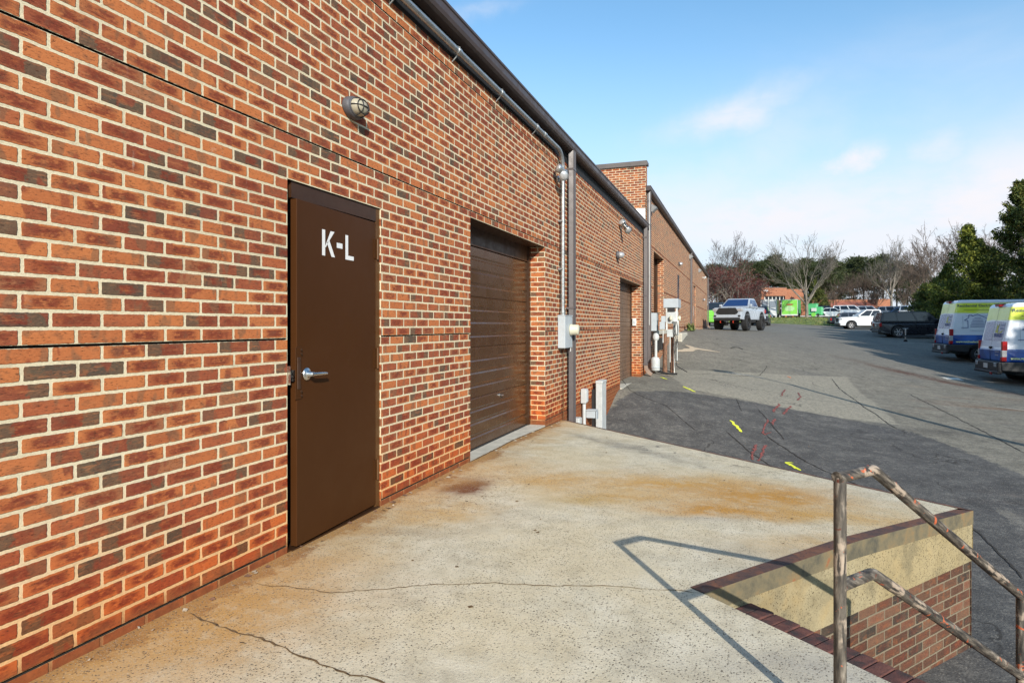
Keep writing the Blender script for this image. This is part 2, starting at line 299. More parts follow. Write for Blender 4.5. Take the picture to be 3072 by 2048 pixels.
# ------------------------------------------------------------------ mesh helper
class MB:
    def __init__(s): s.v = []; s.f = []; s.mi = []; s.sm = []; s.mats = []
    def mat(s, m):
        m = M[m] if isinstance(m, str) else m
        if m not in s.mats: s.mats.append(m)
        return s.mats.index(m)
    def raw(s, vs, fs, m, smooth=False):
        o = len(s.v); s.v += [tuple(v) for v in vs]; i = s.mat(m)
        for f in fs: s.f.append([o + k for k in f]); s.mi.append(i); s.sm.append(smooth)
    def quad(s, a, b, c, d, m): s.raw([a, b, c, d], [(0, 1, 2, 3)], m)
    def box(s, x0, x1, y0, y1, z0, z1, m, T=None):
        vs = [Vector((x, y, z)) for z in (z0, z1) for x, y in ((x0, y0), (x1, y0), (x1, y1), (x0, y1))]
        if T is not None: vs = [T @ v for v in vs]
        s.raw(vs, [(0, 3, 2, 1), (4, 5, 6, 7), (0, 1, 5, 4), (1, 2, 6, 5), (2, 3, 7, 6), (3, 0, 4, 7)], m)
    def prism(s, poly, z0, z1, m, T=None):
        n = len(poly); vs = [Vector((p[0], p[1], z0)) for p in poly] + [Vector((p[0], p[1], z1)) for p in poly]
        if T is not None: vs = [T @ v for v in vs]
        s.raw(vs, [tuple(range(n))[::-1], tuple(range(n, 2 * n))] + [(i, (i + 1) % n, n + (i + 1) % n, n + i) for i in range(n)], m)
    def tube(s, pts, r, m, n=10, caps=True, smooth=True):
        pts = [Vector(p) for p in pts]; rs = r if isinstance(r, (list, tuple)) else [r] * len(pts)
        vs = []; prev = None
        for i, p in enumerate(pts):
            d = (pts[min(i + 1, len(pts) - 1)] - pts[max(i - 1, 0)]).normalized()
            if prev is None:
                a = d.orthogonal().normalized()
            else:
                a = (prev - d * prev.dot(d)); a = a.normalized() if a.length > 1e-6 else d.orthogonal().normalized()
            prev = a; b = d.cross(a)
            for k in range(n):
                t = 2 * math.pi * k / n; vs.append(p + (a * math.cos(t) + b * math.sin(t)) * rs[i])
        fs = [(i * n + k, i * n + (k + 1) % n, (i + 1) * n + (k + 1) % n, (i + 1) * n + k) for i in range(len(pts) - 1) for k in range(n)]
        s.raw(vs, fs, m, smooth)
        if caps:
            s.raw(vs[:n], [tuple(range(n))[::-1]], m); s.raw(vs[-n:], [tuple(range(n))], m)
    def lathe(s, prof, m, n=20, T=None, smooth=True):
        vs = []
        for (r, z) in prof:
            for k in range(n):
                t = 2 * math.pi * k / n; v = Vector((r * math.cos(t), r * math.sin(t), z)); vs.append(T @ v if T is not None else v)
        fs = [(i * n + k, i * n + (k + 1) % n, (i + 1) * n + (k + 1) % n, (i + 1) * n + k) for i in range(len(prof) - 1) for k in range(n)]
        fs += [tuple(range(n))[::-1], tuple(range((len(prof) - 1) * n, len(prof) * n))]
        s.raw(vs, fs, m, smooth)
    def rbox(s, x0, x1, y0, y1, z0, z1, m, r=.01, T=None):
        b = bmesh.new(); bmesh.ops.create_cube(b, size=1)
        for v in b.verts: v.co = Vector(((x0 + x1) / 2 + v.co.x * (x1 - x0), (y0 + y1) / 2 + v.co.y * (y1 - y0), (z0 + z1) / 2 + v.co.z * (z1 - z0)))
        bmesh.ops.bevel(b, geom=b.edges[:], offset=r, segments=2, affect='EDGES', profile=.5)
        b.verts.ensure_lookup_table()
        vs = [T @ v.co if T is not None else v.co.copy() for v in b.verts]; fs = [tuple(v.index for v in f.verts) for f in b.faces]
        b.free(); s.raw(vs, fs, m)
    def build(s, name, parent=None, fixn=False):
        me = bpy.data.meshes.new(name); me.from_pydata(s.v, [], s.f)
        for m in s.mats: me.materials.append(m)
        me.polygons.foreach_set('material_index', s.mi); me.polygons.foreach_set('use_smooth', s.sm)
        me.update()
        if fixn:
            b = bmesh.new(); b.from_mesh(me); bmesh.ops.recalc_face_normals(b, faces=b.faces[:]); b.to_mesh(me); b.free()
        uvl = me.uv_layers.new(name='UVMap')
        nl = len(me.loops); vi = np.empty(nl, np.int32); me.loops.foreach_get('vertex_index', vi)
        co = np.empty(len(me.vertices) * 3, np.float32); me.vertices.foreach_get('co', co); co = co.reshape(-1, 3)[vi]
        nf = len(me.polygons); nr = np.empty(nf * 3, np.float32); me.polygons.foreach_get('normal', nr); nr = np.abs(nr.reshape(-1, 3))
        lt = np.empty(nf, np.int32); me.polygons.foreach_get('loop_total', lt)
        ax = np.repeat(nr.argmax(1), lt)
        uv = np.where((ax == 0)[:, None], co[:, [1, 2]], np.where((ax == 1)[:, None], co[:, [0, 2]], co[:, [0, 1]]))
        uvl.data.foreach_set('uv', uv.astype(np.float32).ravel())
        o = bpy.data.objects.new(name, me); col.objects.link(o)
        if parent: o.parent = parent
        return o
def tag(o, label=None, cat=None, group=None, kind=None):
    if label: o['label'] = label
    if cat: o['category'] = cat
    if group: o['group'] = group
    if kind: o['kind'] = kind
    return o
def empty(name, loc, rz=0.0, label=None, cat=None, group=None):
    o = bpy.data.objects.new(name, None); col.objects.link(o); o.location = loc; o.rotation_euler = (0, 0, rz); o.empty_display_size = .2
    return tag(o, label, cat, group)
def copy_tree(o, parent=None):
    c = o.copy(); col.objects.link(c); c.parent = parent
    for ch in list(o.children): copy_tree(ch, c)
    return c
def bend(pts, rad=.15, n=6):
    pts = [Vector(p) for p in pts]; out = [pts[0]]
    for i in range(1, len(pts) - 1):
        a, b, c = pts[i - 1], pts[i], pts[i + 1]
        d1 = (a - b).normalized() * min(rad, (a - b).length * .45); d2 = (c - b).normalized() * min(rad, (c - b).length * .45)
        for k in range(n + 1):
            t = k / n; out.append((b + d1) * (1 - t) ** 2 + b * 2 * t * (1 - t) + (b + d2) * t * t)
    return out + [pts[-1]]
def text_raw(mb, s, size, m, T, align='LEFT', bold=0.0, xs=1.0):
    cu = bpy.data.curves.new('lettering', 'FONT'); cu.body = s; cu.size = size; cu.align_x = align; cu.offset = bold; cu.resolution_u = 2
    ob = bpy.data.objects.new('lettering', cu); col.objects.link(ob)
    me = bpy.data.meshes.new_from_object(ob.evaluated_get(bpy.context.evaluated_depsgraph_get()))
    mb.raw([T @ Vector((v.co.x * xs, v.co.y, 0)) for v in me.vertices], [tuple(p.vertices) for p in me.polygons], m)
    bpy.data.objects.remove(ob); bpy.data.curves.remove(cu); bpy.data.meshes.remove(me)

# ------------------------------------------------------------------ terrain height and measuring from the photograph
CP = np.array([(4.2, 5.7, -1.10), (3.3, 4.5, -1.05), (6, 2, -1.15), (8, 6, -1.10), (5, 9, -1.02), (1, 9.3, -1.08), (0, 9.2, -1.08), (0, 10.5, -.92),
    (0, 11.5, -.66), (.6, 12.2, -.45), (0, 12.6, -.36), (0, 13.5, -.08), (.5, 14, -.10), (0, 17, -.03), (1.5, 16, -.10), (2, 13, -.45), (4, 14, -.65), (1, 19, .0), (.1, 21, .25), (.1, 24, .75), (.1, 26.6, 1.0), (0, 32, 1.2), (0, 48, 1.13),
    (5, 20, -.45), (10.8, 25.2, -.66), (11.3, 33, -.28), (16, 26, -.6), (11.5, 48, .44), (14, 60, .75), (2, 45.6, 1.02), (12, 72, 1.0), (2, 62, 1.3), (12.1, 82, 1.5), (5.4, 78, 1.6),
    (10, 88, 2.1), (7, 108, 2.6), (25, 115, 2.7), (30, 40, .2), (30, 80, 1.4), (-10, 80, 1.7), (-10, 30, 1.2), (-10, 10, -.5), (-10, -20, -1.1), (10, -10, -1.2), (30, 0, -.9), (20, 12, -.8),
    (0, 180, 3.5), (60, 160, 3.2), (60, 40, .4), (-60, 100, 2.2), (120, 260, 4), (-60, -60, -1.2), (60, -60, -1.2), (-100, 260, 4)], float)
def _phi(a, b): return np.sqrt(((a[:, None, :] - b[None, :, :]) ** 2).sum(2) + .04)
_A = np.zeros((len(CP) + 3,) * 2); _A[:len(CP), :len(CP)] = _phi(CP[:, :2], CP[:, :2]); _P = np.c_[np.ones(len(CP)), CP[:, :2]]
_A[:len(CP), len(CP):] = _P; _A[len(CP):, :len(CP)] = _P.T
_W = np.linalg.solve(_A, np.r_[CP[:, 2], 0, 0, 0])
def Gv(xy):
    xy = np.asarray(xy, float).reshape(-1, 2)
    return _phi(xy, CP[:, :2]) @ _W[:len(CP)] + _W[-3] + xy @ _W[-2:]
def G(x, y): return float(Gv([(x, y)])[0])
def W(px, py, Z):
    X = (px - 1536) / 1880 * Z
    return Vector((CAM[0] - ST * Z + CT * X, CT * Z + ST * X, CAM[2] - (py - 976) / 1880 * Z))
def on_z(px, py, z): return W(px, py, (CAM[2] - z) * 1880 / (py - 976))
def on_ground(px, py, z0=2.5, z1=400):
    lo = None; Zs = np.geomspace(z0, z1, 500); P = np.array([W(px, py, Z) for Z in Zs]); g = Gv(P[:, :2]); d = P[:, 2] - g
    for i in range(1, len(Zs)):
        if d[i - 1] > 0 >= d[i]:
            t = d[i - 1] / (d[i - 1] - d[i]); return Vector(P[i - 1] * (1 - t) + P[i] * t)
    return Vector(P[-1])
def gz(px, Z):
    p = W(px, 976, Z); return Vector((p.x, p.y, G(p.x, p.y)))

# ------------------------------------------------------------------ sky
N = NT(w.node_tree); w.node_tree.nodes.clear()
sky = N.n('ShaderNodeTexSky', None, 0, sky_type='NISHITA', sun_disc=False, sun_elevation=SUN_EL, sun_rotation=math.atan2(SUNH.x, SUNH.y), air_density=1.0, dust_density=.6, ozone_density=1.4)
tc = N.n('ShaderNodeTexCoord', None, 0); dx, dy, dz = N.sep(tc)
zz = N.m('MAXIMUM', dz, .03)
proj = N.comb(N.m('DIVIDE', dx, N.add(zz, .12)), N.m('DIVIDE', dy, N.add(zz, .12)))
c1 = N.noise(N.vmul(proj, (1.0, .55, 1)), .9, 7, .58, dist=.4)
c2 = N.noise(proj, .35, 4, .5)
cl = N.mul(N.sm(N.add(c1, N.mul(c2, .6)), .74, 1.02), N.sm(dz, .50, .16))
saz = N.m('ARCTAN2', dx, dy); sel = N.m('ARCSINE', dz)
wv_ = N.n('ShaderNodeTexNoise', {'Vector': tc, 'Scale': 9.0, 'Detail': 6.0, 'Roughness': .6}, 1); w1_, w2_, _z = N.sep(wv_)
saz = N.add(saz, N.mul(N.sub(w1_, .5), .16)); sel = N.add(sel, N.mul(N.sub(w2_, .5), .06))
cl2 = None
for px_, py_, a_, b_, r_, s_ in ((2200, 345, .100, .024, .22, .62), (2560, 480, .030, .016, .3, .75), (2830, 440, .045, .020, .2, .45), (2960, 600, .15, .060, .35, .85), (2350, 660, .26, .055, .05, .75), (2080, 620, .12, .05, 0, .5), (2700, 700, .3, .05, 0, .6), (1450, 30, .05, .01, .3, .2), (2950, 760, .30, .09, 0, .7)):
    vx_ = -ST + CT * (px_ - 1536) / 1880; vy_ = CT + ST * (px_ - 1536) / 1880; vz_ = (976 - py_) / 1880
    q_ = N.m('MULTIPLY', N.blob(saz, sel, math.atan2(vx_, vy_), math.atan(vz_ / math.hypot(vx_, vy_)), a_, b_, r_), s_ * 1.3, clamp=True)
    cl2 = q_ if cl2 is None else N.m('MAXIMUM', cl2, q_)
cl2 = N.mul(cl2, N.sm(N.noise(N.vmul(tc, (1, 1, 2.6)), 16.0, 6, .6), .22, .58, .55, 1.0))
cl = N.m('MAXIMUM', N.mul(cl, .5), cl2)
hz = N.sm(dz, .46, .02)
skyc = N.mix(1.0, sky, (.80, 1.07, 1.12), 'MULTIPLY')
skyc = N.mix(N.mul(hz, .94), skyc, (3.35, 3.9, 4.55))
skyc = N.mix(cl, skyc, (4.45, 4.4, 4.65))
bg = N.n('ShaderNodeBackground', {0: skyc, 1: SKY_STR}); N.n('ShaderNodeOutputWorld', {0: bg}, None)

# ------------------------------------------------------------------ ground
def asphalt():
    m, N = newmat('weathered asphalt'); co = N.n('ShaderNodeTexCoord', None, 3); x, y, z = N.sep(co)
    n0 = N.noise(co, .35, 5, .6); n1 = N.noise(co, 2.6, 6, .65); n2 = N.noise(co, 40.0, 4, .6)
    c = N.ramp(n1, [(.28, (.135, .124, .098)), (.5, (.205, .190, .152)), (.75, (.285, .262, .208))])
    c = N.mix(N.mul(N.sm(n0, .48, .7), .5), c, (.23, .21, .175))
    c = N.mix(N.mul(N.sm(n0, .44, .3), .5), c, (.095, .095, .096))
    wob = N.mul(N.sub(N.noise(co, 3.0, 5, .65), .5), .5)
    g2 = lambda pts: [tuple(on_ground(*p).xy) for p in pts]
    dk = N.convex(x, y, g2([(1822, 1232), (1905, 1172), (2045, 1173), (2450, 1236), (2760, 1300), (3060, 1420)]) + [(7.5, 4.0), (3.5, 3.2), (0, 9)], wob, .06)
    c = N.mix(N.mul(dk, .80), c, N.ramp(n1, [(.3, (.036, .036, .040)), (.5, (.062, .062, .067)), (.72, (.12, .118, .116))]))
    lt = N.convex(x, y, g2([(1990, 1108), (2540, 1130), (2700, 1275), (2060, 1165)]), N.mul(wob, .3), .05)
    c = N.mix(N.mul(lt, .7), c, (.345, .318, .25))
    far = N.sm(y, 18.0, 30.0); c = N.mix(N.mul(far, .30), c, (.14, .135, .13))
    # red clay washed along the lot
    cy = N.mul(N.sm(N.noise(N.vmul(co, (.25, 1.1, 1)), 1.0, 6, .65), .55, .7), N.sm(x, 4.5, 8.0))
    cy = N.mul(cy, N.sm(y, 28.0, 17.0)); c = N.mix(N.mul(cy, .55), c, (.20, .10, .05))
    a_, b_ = on_ground(2600, 1090), on_ground(3072, 1185); mid_ = (a_ + b_) / 2; dd_ = b_ - a_
    wsh = N.mul(N.blob(N.add(x, N.mul(wob, 1.4)), N.add(y, N.mul(wob, 1.4)), mid_.x, mid_.y, dd_.length * .55, .42, math.atan2(dd_.y, dd_.x)), N.sm(N.noise(co, 1.6, 6, .7), .30, .55))
    c = N.mix(N.m('MULTIPLY', wsh, 1.2, clamp=True), c, N.mix(N.noise(co, 3.0, 5), (.030, .018, .014), (.15, .065, .035)))
    oil = N.blob(x, y, *on_ground(2810, 1295).xy, .55, .35, .4); c = N.mix(N.mul(oil, .6), c, (.05, .045, .042))
    wsp = N.mul(N.sm(N.noise(N.vmul(co, (.8, .25, 1)), 1.2, 6, .7), .60, .70), N.sm(y, 34.0, 16.0)); c = N.mix(N.mul(wsp, .35), c, (.36, .33, .27))
    va = N.n('ShaderNodeTexVoronoi', {'Vector': co, 'Scale': 55.0}, None); r_, g_, b_ = N.sep(va.outputs['Color'])
    gr_ = N.noise(co, 14.0, 6, .75); c = N.mix(N.mul(N.sm(gr_, .56, .40), .40), c, (.05, .05, .05)); c = N.mix(N.mul(N.sm(gr_, .54, .68), .35), c, (.30, .28, .24))
    c = N.mix(N.mul(N.mul(N.sm(va.outputs['Distance'], .35, .2), N.sm(r_, .78, .84)), .7), c, (.32, .29, .24))
    c = N.mix(N.mul(N.sm(n2, .5, .3), .45), c, (.035, .034, .034))
    # crazing
    wv = N.n('ShaderNodeTexNoise', {'Vector': co, 'Scale': 1.5, 'Detail': 5.0}, 1)
    wc = N.n('ShaderNodeVectorMath', {0: co, 1: N.vmul(wv, (.9, .9, 0))}, operation='ADD')
    for sc_, th, gate in ((.35, .006, (.50, .60)), (1.9, .020, (.57, .66)), (5.0, .035, (.60, .70))):
        ve = N.n('ShaderNodeTexVoronoi', {'Vector': N.vmul(wc, (1, 1, 0)), 'Scale': sc_}, 0, feature='DISTANCE_TO_EDGE')
        ck = N.mul(N.sm(ve, th, th * .3), N.sm(N.noise(N.vmul(co, (1, 1, 1)), .33 if sc_ > 1 else .5, 3), *gate))
        c = N.mix(N.mul(ck, .75), c, (.028, .025, .022))
    finish(N, c, .9, 0, N.add(N.mul(n2, .7), N.mul(va.outputs['Distance'], .5)), .006, 1.0, .3)
    return m
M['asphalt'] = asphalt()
def axis(parts):
    out = []
    for a, b, st in parts: out += list(np.arange(a, b, st))
    return out
xs = axis([(-900, -100, 160), (-100, -20, 20), (-20, -2, 3), (-2, 16, .4), (16, 60, 2.5), (60, 120, 10), (120, 1000, 160)])
ys = axis([(-300, -20, 40), (-20, 0, 2.5), (0, 20, .4), (20, 52, 1.0), (52, 130, 2.5), (130, 300, 20), (300, 1600, 200)])
XY = np.array([(x, y) for y in ys for x in xs]); Zg = Gv(XY)
Zg = np.where(np.hypot(XY[:, 0], XY[:, 1]) > 320, 4.0, Zg)
mb = MB(); nx = len(xs)
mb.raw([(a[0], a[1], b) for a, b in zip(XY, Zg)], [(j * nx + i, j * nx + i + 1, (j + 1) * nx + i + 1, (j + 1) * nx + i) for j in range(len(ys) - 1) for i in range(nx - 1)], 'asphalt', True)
tag(mb.build('ground'), 'grey cracked asphalt lot rising away from the loading dock', 'parking lot', kind='structure')
def G2(x, y):   # height of the built sheet, for things laid flat on it
    i = max(0, min(nx - 2, int(np.searchsorted(xs, x)) - 1)); j = max(0, min(len(ys) - 2, int(np.searchsorted(ys, y)) - 1))
    fx = (x - xs[i]) / (xs[i + 1] - xs[i]); fy = (y - ys[j]) / (ys[j + 1] - ys[j]); z = lambda a, b: Zg[b * nx + a]
    return (z(i, j) * (1 - fx) + z(i + 1, j) * fx) * (1 - fy) + (z(i, j + 1) * (1 - fx) + z(i + 1, j + 1) * fx) * fy
def strip(mb, pts, w0, m, lift, hf, rag=.3, jit=0.0, step=.05, seed=0):
    rn = random.Random(seed); P = []
    for a, b in zip(pts[:-1], pts[1:]):
        a = Vector(a).to_2d(); b = Vector(b).to_2d(); n = max(1, int((b - a).length / step))
        for k in range(n): P.append(a.lerp(b, k / n))
    P.append(Vector(pts[-1]).to_2d()); vs = []; off = 0.0
    for i, p in enumerate(P):
        d = (P[min(i + 1, len(P) - 1)] - P[max(i - 1, 0)]).normalized(); n = Vector((-d.y, d.x))
        off = off * .8 + rn.uniform(-jit, jit); c = p + n * off
        h = w0 / 2 * rn.uniform(1 - rag, 1 + rag) * (min(1, .25 + .35 * min(i, len(P) - 1 - i)))
        for s_ in (-1, 1): q = c + n * h * s_; vs.append((q.x, q.y, hf(q.x, q.y) + lift))
    mb.raw(vs, [(2 * i, 2 * i + 2, 2 * i + 3, 2 * i + 1) for i in range(len(P) - 1)], m)
D = 3072 / 2352
def gpts(L, k=D): return [on_ground(a * k, b * k) for a, b in L]
mb = MB(); gh = lambda x, y: G2(x, y)
for i, (L, wd) in enumerate([([(1425, 868), (1446, 895), (1462, 905), (1530, 932), (1570, 965), (1600, 990)], .012), ([(1668, 990), (1720, 1035), (1790, 1085)], .02),
        ([(1690, 915), (1704, 945)], .012), ([(1742, 940), (1800, 1010)], .02), ([(1590, 858), (1700, 864), (1745, 862), (1762, 840)], .02), ([(1910, 870), (1985, 935), (2060, 985)], .02),
        ([(1760, 1000), (1850, 1060), (1960, 1110), (2110, 1180)], .02), ([(2090, 905), (2200, 960), (2352, 1040)], .02), ([(2233, 1210), (2290, 1260), (2352, 1330)], .02)]):
    strip(mb, gpts(L), wd, 'crackdark', .006, gh, .5, wd * .5, .06, i)
cr = tag(mb.build('pavement_cracks'), 'dark cracks wandering through the asphalt beside the dock', 'cracks', kind='structure')
mb = MB()
def z1950(a, b): return (1950 + a / 3.484) / D, (1000 + b / 3.484) / D
for i, (m_, L, wd) in enumerate([('yellowpaint', [(345, 555), (465, 612)], .07), ('yellowpaint', [(115, 458), (175, 482)], .06), ('yellowpaint', [(830, 908), (968, 1034)], .07),
        ('yellowpaint', [(1412, 1350), (1575, 1435)], .07), ('yellowpaint', [(1412, 1350), (1500, 1358)], .05), ('redpaint', [(1415, 590), (1365, 655)], .06), ('redpaint', [(1545, 620), (1580, 660), (1545, 700)], .06),
        ('redpaint', [(1350, 735), (1295, 825)], .07), ('redpaint', [(1475, 760), (1395, 848)], .07), ('redpaint', [(1225, 895), (1180, 1040), (1215, 1066), (1255, 1030)], .05), ('redpaint', [(1310, 895), (1285, 958)], .07),
        ('redpaint', [(1110, 1160), (1060, 1320)], .08), ('redpaint', [(1205, 1165), (1180, 1250), (1130, 1335)], .07), ('orangepaint', [(1535, 1458), (1610, 1465)], .07), ('orangepaint', [(1440, 450), (1480, 470)], .05),
        ('whitepaint', [(790, 408), (1000, 436), (1200, 470)], .07), ('redpaint', [(840, 325), (870, 330)], .07)]):
    strip(mb, gpts([z1950(*p) for p in L]), wd * (.55 if m_ == 'redpaint' else .9), m_, .008, gh, .75 if m_ == 'redpaint' else .3, .012, .025, 50 + i)
P = gpts([(2160, 866), (2200, 868), (2215, 874), (2176, 871)])
mb.raw([(p.x, p.y, gh(p.x, p.y) + .006) for p in P], [(0, 1, 2, 3)], 'whitepaint')
for L in ([(1895, 754), (2050, 765)], [(1880, 748), (1990, 752)], [(2060, 786), (2150, 790)], [(2290, 934), (2352, 942)]): strip(mb, gpts(L), .12, 'whitepaint', .007, gh, .3, .01, .4, 9)
tag(mb.build('painted_markings'), 'yellow and red utility marks and worn white lines on the asphalt', 'paint marks', kind='structure')
# foam and tar trails, debris
mb = MB()
for i, (L, wd) in enumerate([([(275, 190), (400, 178), (480, 160), (600, 180), (730, 195)], .30), ([(375, 122), (440, 150), (480, 160)], .30), ([(100, 438), (170, 436), (250, 455)], .18), ([(230, 292), (320, 315)], .16), ([(170, 422), (300, 424)], .05)]):
    strip(mb, gpts([z1950(*p) for p in L]), wd, 'foam', .012, gh, .35, .03, .12, 80 + i)
strip(mb, gpts([z1950(*p) for p in [(835, 155), (880, 145), (930, 150), (965, 170)]]), .08, 'crackdark', .014, gh, .4, .03, .1, 99)
tag(mb.build('pavement_patches'), 'pale hardened filler trails spilled over the asphalt', 'filler', kind='structure')

# ------------------------------------------------------------------ grass verge
m, N = newmat('verge grass'); co = N.n('ShaderNodeTexCoord', None, 3)
gc = N.ramp(N.noise(co, 1.3, 5, .65), [(.3, (.05, .075, .02)), (.48, (.10, .14, .032)), (.6, (.18, .19, .06)), (.7, (.27, .21, .10))])
finish(N, gc, .9); M['grass'] = m
mb = MB(); gx = np.linspace(-9, 14.2, 24); gy = np.linspace(77.5, 92, 9)
def vz(x, y):
    e = min((x + 9) / 2, (14.2 - x) / 2, (y - 77.5) / 3, (92 - y) / 3); return G2(x, y) + .02 + .22 * max(0, min(1, e))
vs = [(x, y + .5 * math.sin(x), vz(x, y)) for y in gy for x in gx]
mb.raw(vs, [(j * 24 + i, j * 24 + i + 1, (j + 1) * 24 + i + 1, (j + 1) * 24 + i) for j in range(8) for i in range(23)], 'grass', True)
tag(mb.build('grass_verge'), 'green grass verge between the lot and the trailers', 'grass', kind='structure')
rn = random.Random(4); mb = MB(); vs = []; fs = []
for i in range(5200):
    x = rn.uniform(-8, 13.8); y = rn.uniform(77.8, 91); z = vz(x, y) - .01; h = rn.uniform(.05, .18); a = rn.uniform(0, 3.14); dx_, dy_ = math.cos(a) * .05, math.sin(a) * .05
    o = len(vs); vs += [(x - dx_, y - dy_ + .5 * math.sin(x), z), (x + dx_, y + dy_ + .5 * math.sin(x), z), (x + rn.uniform(-.08, .08), y + .5 * math.sin(x), z + h)]; fs.append((o, o + 1, o + 2))
mb.raw(vs, fs, 'grass'); tag(mb.build('grass'), 'uneven grass blades growing on the verge', 'grass', kind='stuff')

# ------------------------------------------------------------------ walls with openings and real recessed joints
GRV = [.045, 1.26, 2.475, 3.69]
def facade(x, y0, y1, z0, z1, opens, depth, mname='brick', grooves=GRV, gw=.011, gaps=()):
    """brick face at plane x looking +X; opens = (y0,y1,z0,z1); returns MB"""
    mb = MB(); yc = sorted({y0, y1, *[v for o in opens for v in o[:2]], *[v for g in gaps for v in (g[0] - .005, g[0] + .005)]}); zc = {z0, z1}
    for o in opens: zc |= {o[2], o[3]}
    for g in grooves:
        if z0 < g < z1: zc |= {g - gw / 2, g + gw / 2}
    for g in gaps: zc |= {g[1], g[2]}
    zc = sorted(v for v in zc if z0 <= v <= z1)
    for a, b in zip(yc[:-1], yc[1:]):
        for c, d in zip(zc[:-1], zc[1:]):
            ym, zm = (a + b) / 2, (c + d) / 2
            if any(o[0] < ym < o[1] and o[2] < zm < o[3] for o in opens): continue
            gap = next((g for g in gaps if abs(ym - g[0]) < .006 and g[1] < zm < g[2]), None)
            if gap:
                mb.quad((x - .004, a, c), (x - .004, b, c), (x - .004, b, d), (x - .004, a, d), 'caulk'); continue
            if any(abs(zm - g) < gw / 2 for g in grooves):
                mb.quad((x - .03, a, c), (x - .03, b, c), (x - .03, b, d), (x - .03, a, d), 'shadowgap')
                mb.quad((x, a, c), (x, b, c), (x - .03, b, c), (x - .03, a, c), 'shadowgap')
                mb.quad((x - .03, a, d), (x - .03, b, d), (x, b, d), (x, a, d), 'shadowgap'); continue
            mb.quad((x, a, c), (x, b, c), (x, b, d), (x, a, d), mname)
    for (a, b, c, d) in opens:      # reveals
        mb.quad((x, b, c), (x - depth, b, c), (x - depth, b, d), (x, b, d), mname)
        mb.quad((x - depth, a, c), (x, a, c), (x, a, d), (x - depth, a, d), mname)
        mb.quad((x - depth, a, d), (x, a, d), (x, b, d), (x - depth, b, d), 'brown_dark')
    return mb
DOOR = (3.014, 4.036, -.02, 2.205); GA = (5.668, 8.175, -.04, 2.4075); GB = (13.78, 16.83, -.06, 2.4075)
YE = 17.68
bA = empty('brick_warehouse', (0, 8, 0), 0, 'long low red brick warehouse with a brown roll-up door opening onto the concrete dock', 'building')
def rel(o, root):
    o.parent = root; o.matrix_parent_inverse = Matrix.Translation(-root.location) if root.rotation_euler.z == 0 else (Matrix.Translation(root.location) @ Matrix.Rotation(root.rotation_euler.z, 4, 'Z')).inverted()
    return o
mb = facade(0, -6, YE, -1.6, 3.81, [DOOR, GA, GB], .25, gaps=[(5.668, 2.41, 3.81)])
for y, s_ in ((-6, -1),):
    mb.quad((-20, y, -1.6), (0, y, -1.6), (0, y, 3.81), (-20, y, 3.81), 'brick')
wl = rel(mb.build('wall'), bA)
mb = MB(); mb.quad((-20, -6, 4.10), (.02, -6, 4.10), (.02, YE, 4.10), (-20, YE, 4.10), 'roofgravel')
mb.box(-.06, .002, -6, YE, 3.812, 4.09, 'black')
rel(mb.build('roof'), bA)
def gutter(x0, x1, y0, y1, z0, z1, name, root):
    mb = MB(); m_ = 'gutter'
    # K-style trough: back, sloped front, rolled lip
    prof = [(x0, z1), (x0, z0), (x0 + (x1 - x0) * .62, z0), (x0 + (x1 - x0) * .86, z0 + .012), (x1 - .006, z0 + .045), (x1 - .004, z1 - .032), (x1 + .006, z1 - .022), (x1 + .006, z1), (x1 - .006, z1), (x1 - .018, z1 - .02), (x1 - .02, z0 + .05), (x0 + .01, z0 + .01), (x0 + .01, z1)]
    n = len(prof); vs = [(a, y0, b) for a, b in prof] + [(a, y1, b) for a, b in prof]
    mb.raw(vs, [(i, i + 1, n + i + 1, n + i) for i in range(n - 1)], m_)
    mb.raw([(a, y, b) for y in (y0, y1) for a, b in prof[:8]], [tuple(range(8)), tuple(range(8, 16))], m_)
    return rel(mb.build(name, fixn=False), root)
gutter(.006, .135, -6, YE - .02, 3.985, 4.12, 'gutter', bA)
def downspout(x0, y0, z0, z1, root, wx=.075, wy=.10, elbow=True, top=None):
    mb = MB(); x1, y1 = x0 + wx, y0 + wy
    n = 4; pr = []
    # ribbed rectangular section
    def ribs(a, b, k=4): return [a + (b - a) * i / (2 * k) for i in range(2 * k + 1)]
    sec = []
    for i, x in enumerate(ribs(x0, x1)): sec.append((x, y0 + (.004 if i % 2 else 0)))
    for i, y in enumerate(ribs(y0, y1)): sec.append((x1 - (.004 if i % 2 else 0), y))
    sec += [(x0, y1)]
    q = len(sec); zb = z0 + (.28 if elbow else 0)
    vs = [(a, b, zb) for a, b in sec] + [(a, b, z1) for a, b in sec]
    mb.raw(vs, [(i, (i + 1) % q, q + (i + 1) % q, q + i) for i in range(q)] + [tuple(range(q, 2 * q))], 'spout_side')
    for zz_ in (zb + .02, (zb + z1) / 2, z1 - .3):
        mb.box(x0 - .045, x1 + .003, y0 - .004, y1 + .004, zz_, zz_ + .03, 'spout_side')
    if elbow:   # curved shoe turning out over the pavement
        ctr = []
        for k in range(7):
            t = k / 6 * R(68); ctr.append(((x0 + x1) / 2 + .26 * (1 - math.cos(t)), zb - .26 * math.sin(t), t))
        vs = []
        for cx, cz, t in ctr:
            for hx, yy in ((-wx / 2, y0), (wx / 2, y0), (wx / 2, y1), (-wx / 2, y1)): vs.append((cx + hx * math.cos(t), yy, cz - hx * -math.sin(t)))
        mb.raw(vs, [(4 * i + j, 4 * i + (j + 1) % 4, 4 * i + 4 + (j + 1) % 4, 4 * i + 4 + j) for i in range(6) for j in range(4)] + [(24, 25, 26, 27)], 'brownspout')
    return rel(mb.build('downspout'), root)
M['brownspout'] = pbr('faded downspout shoe', (.24, .17, .13), .6, 0, .2, 9.0)
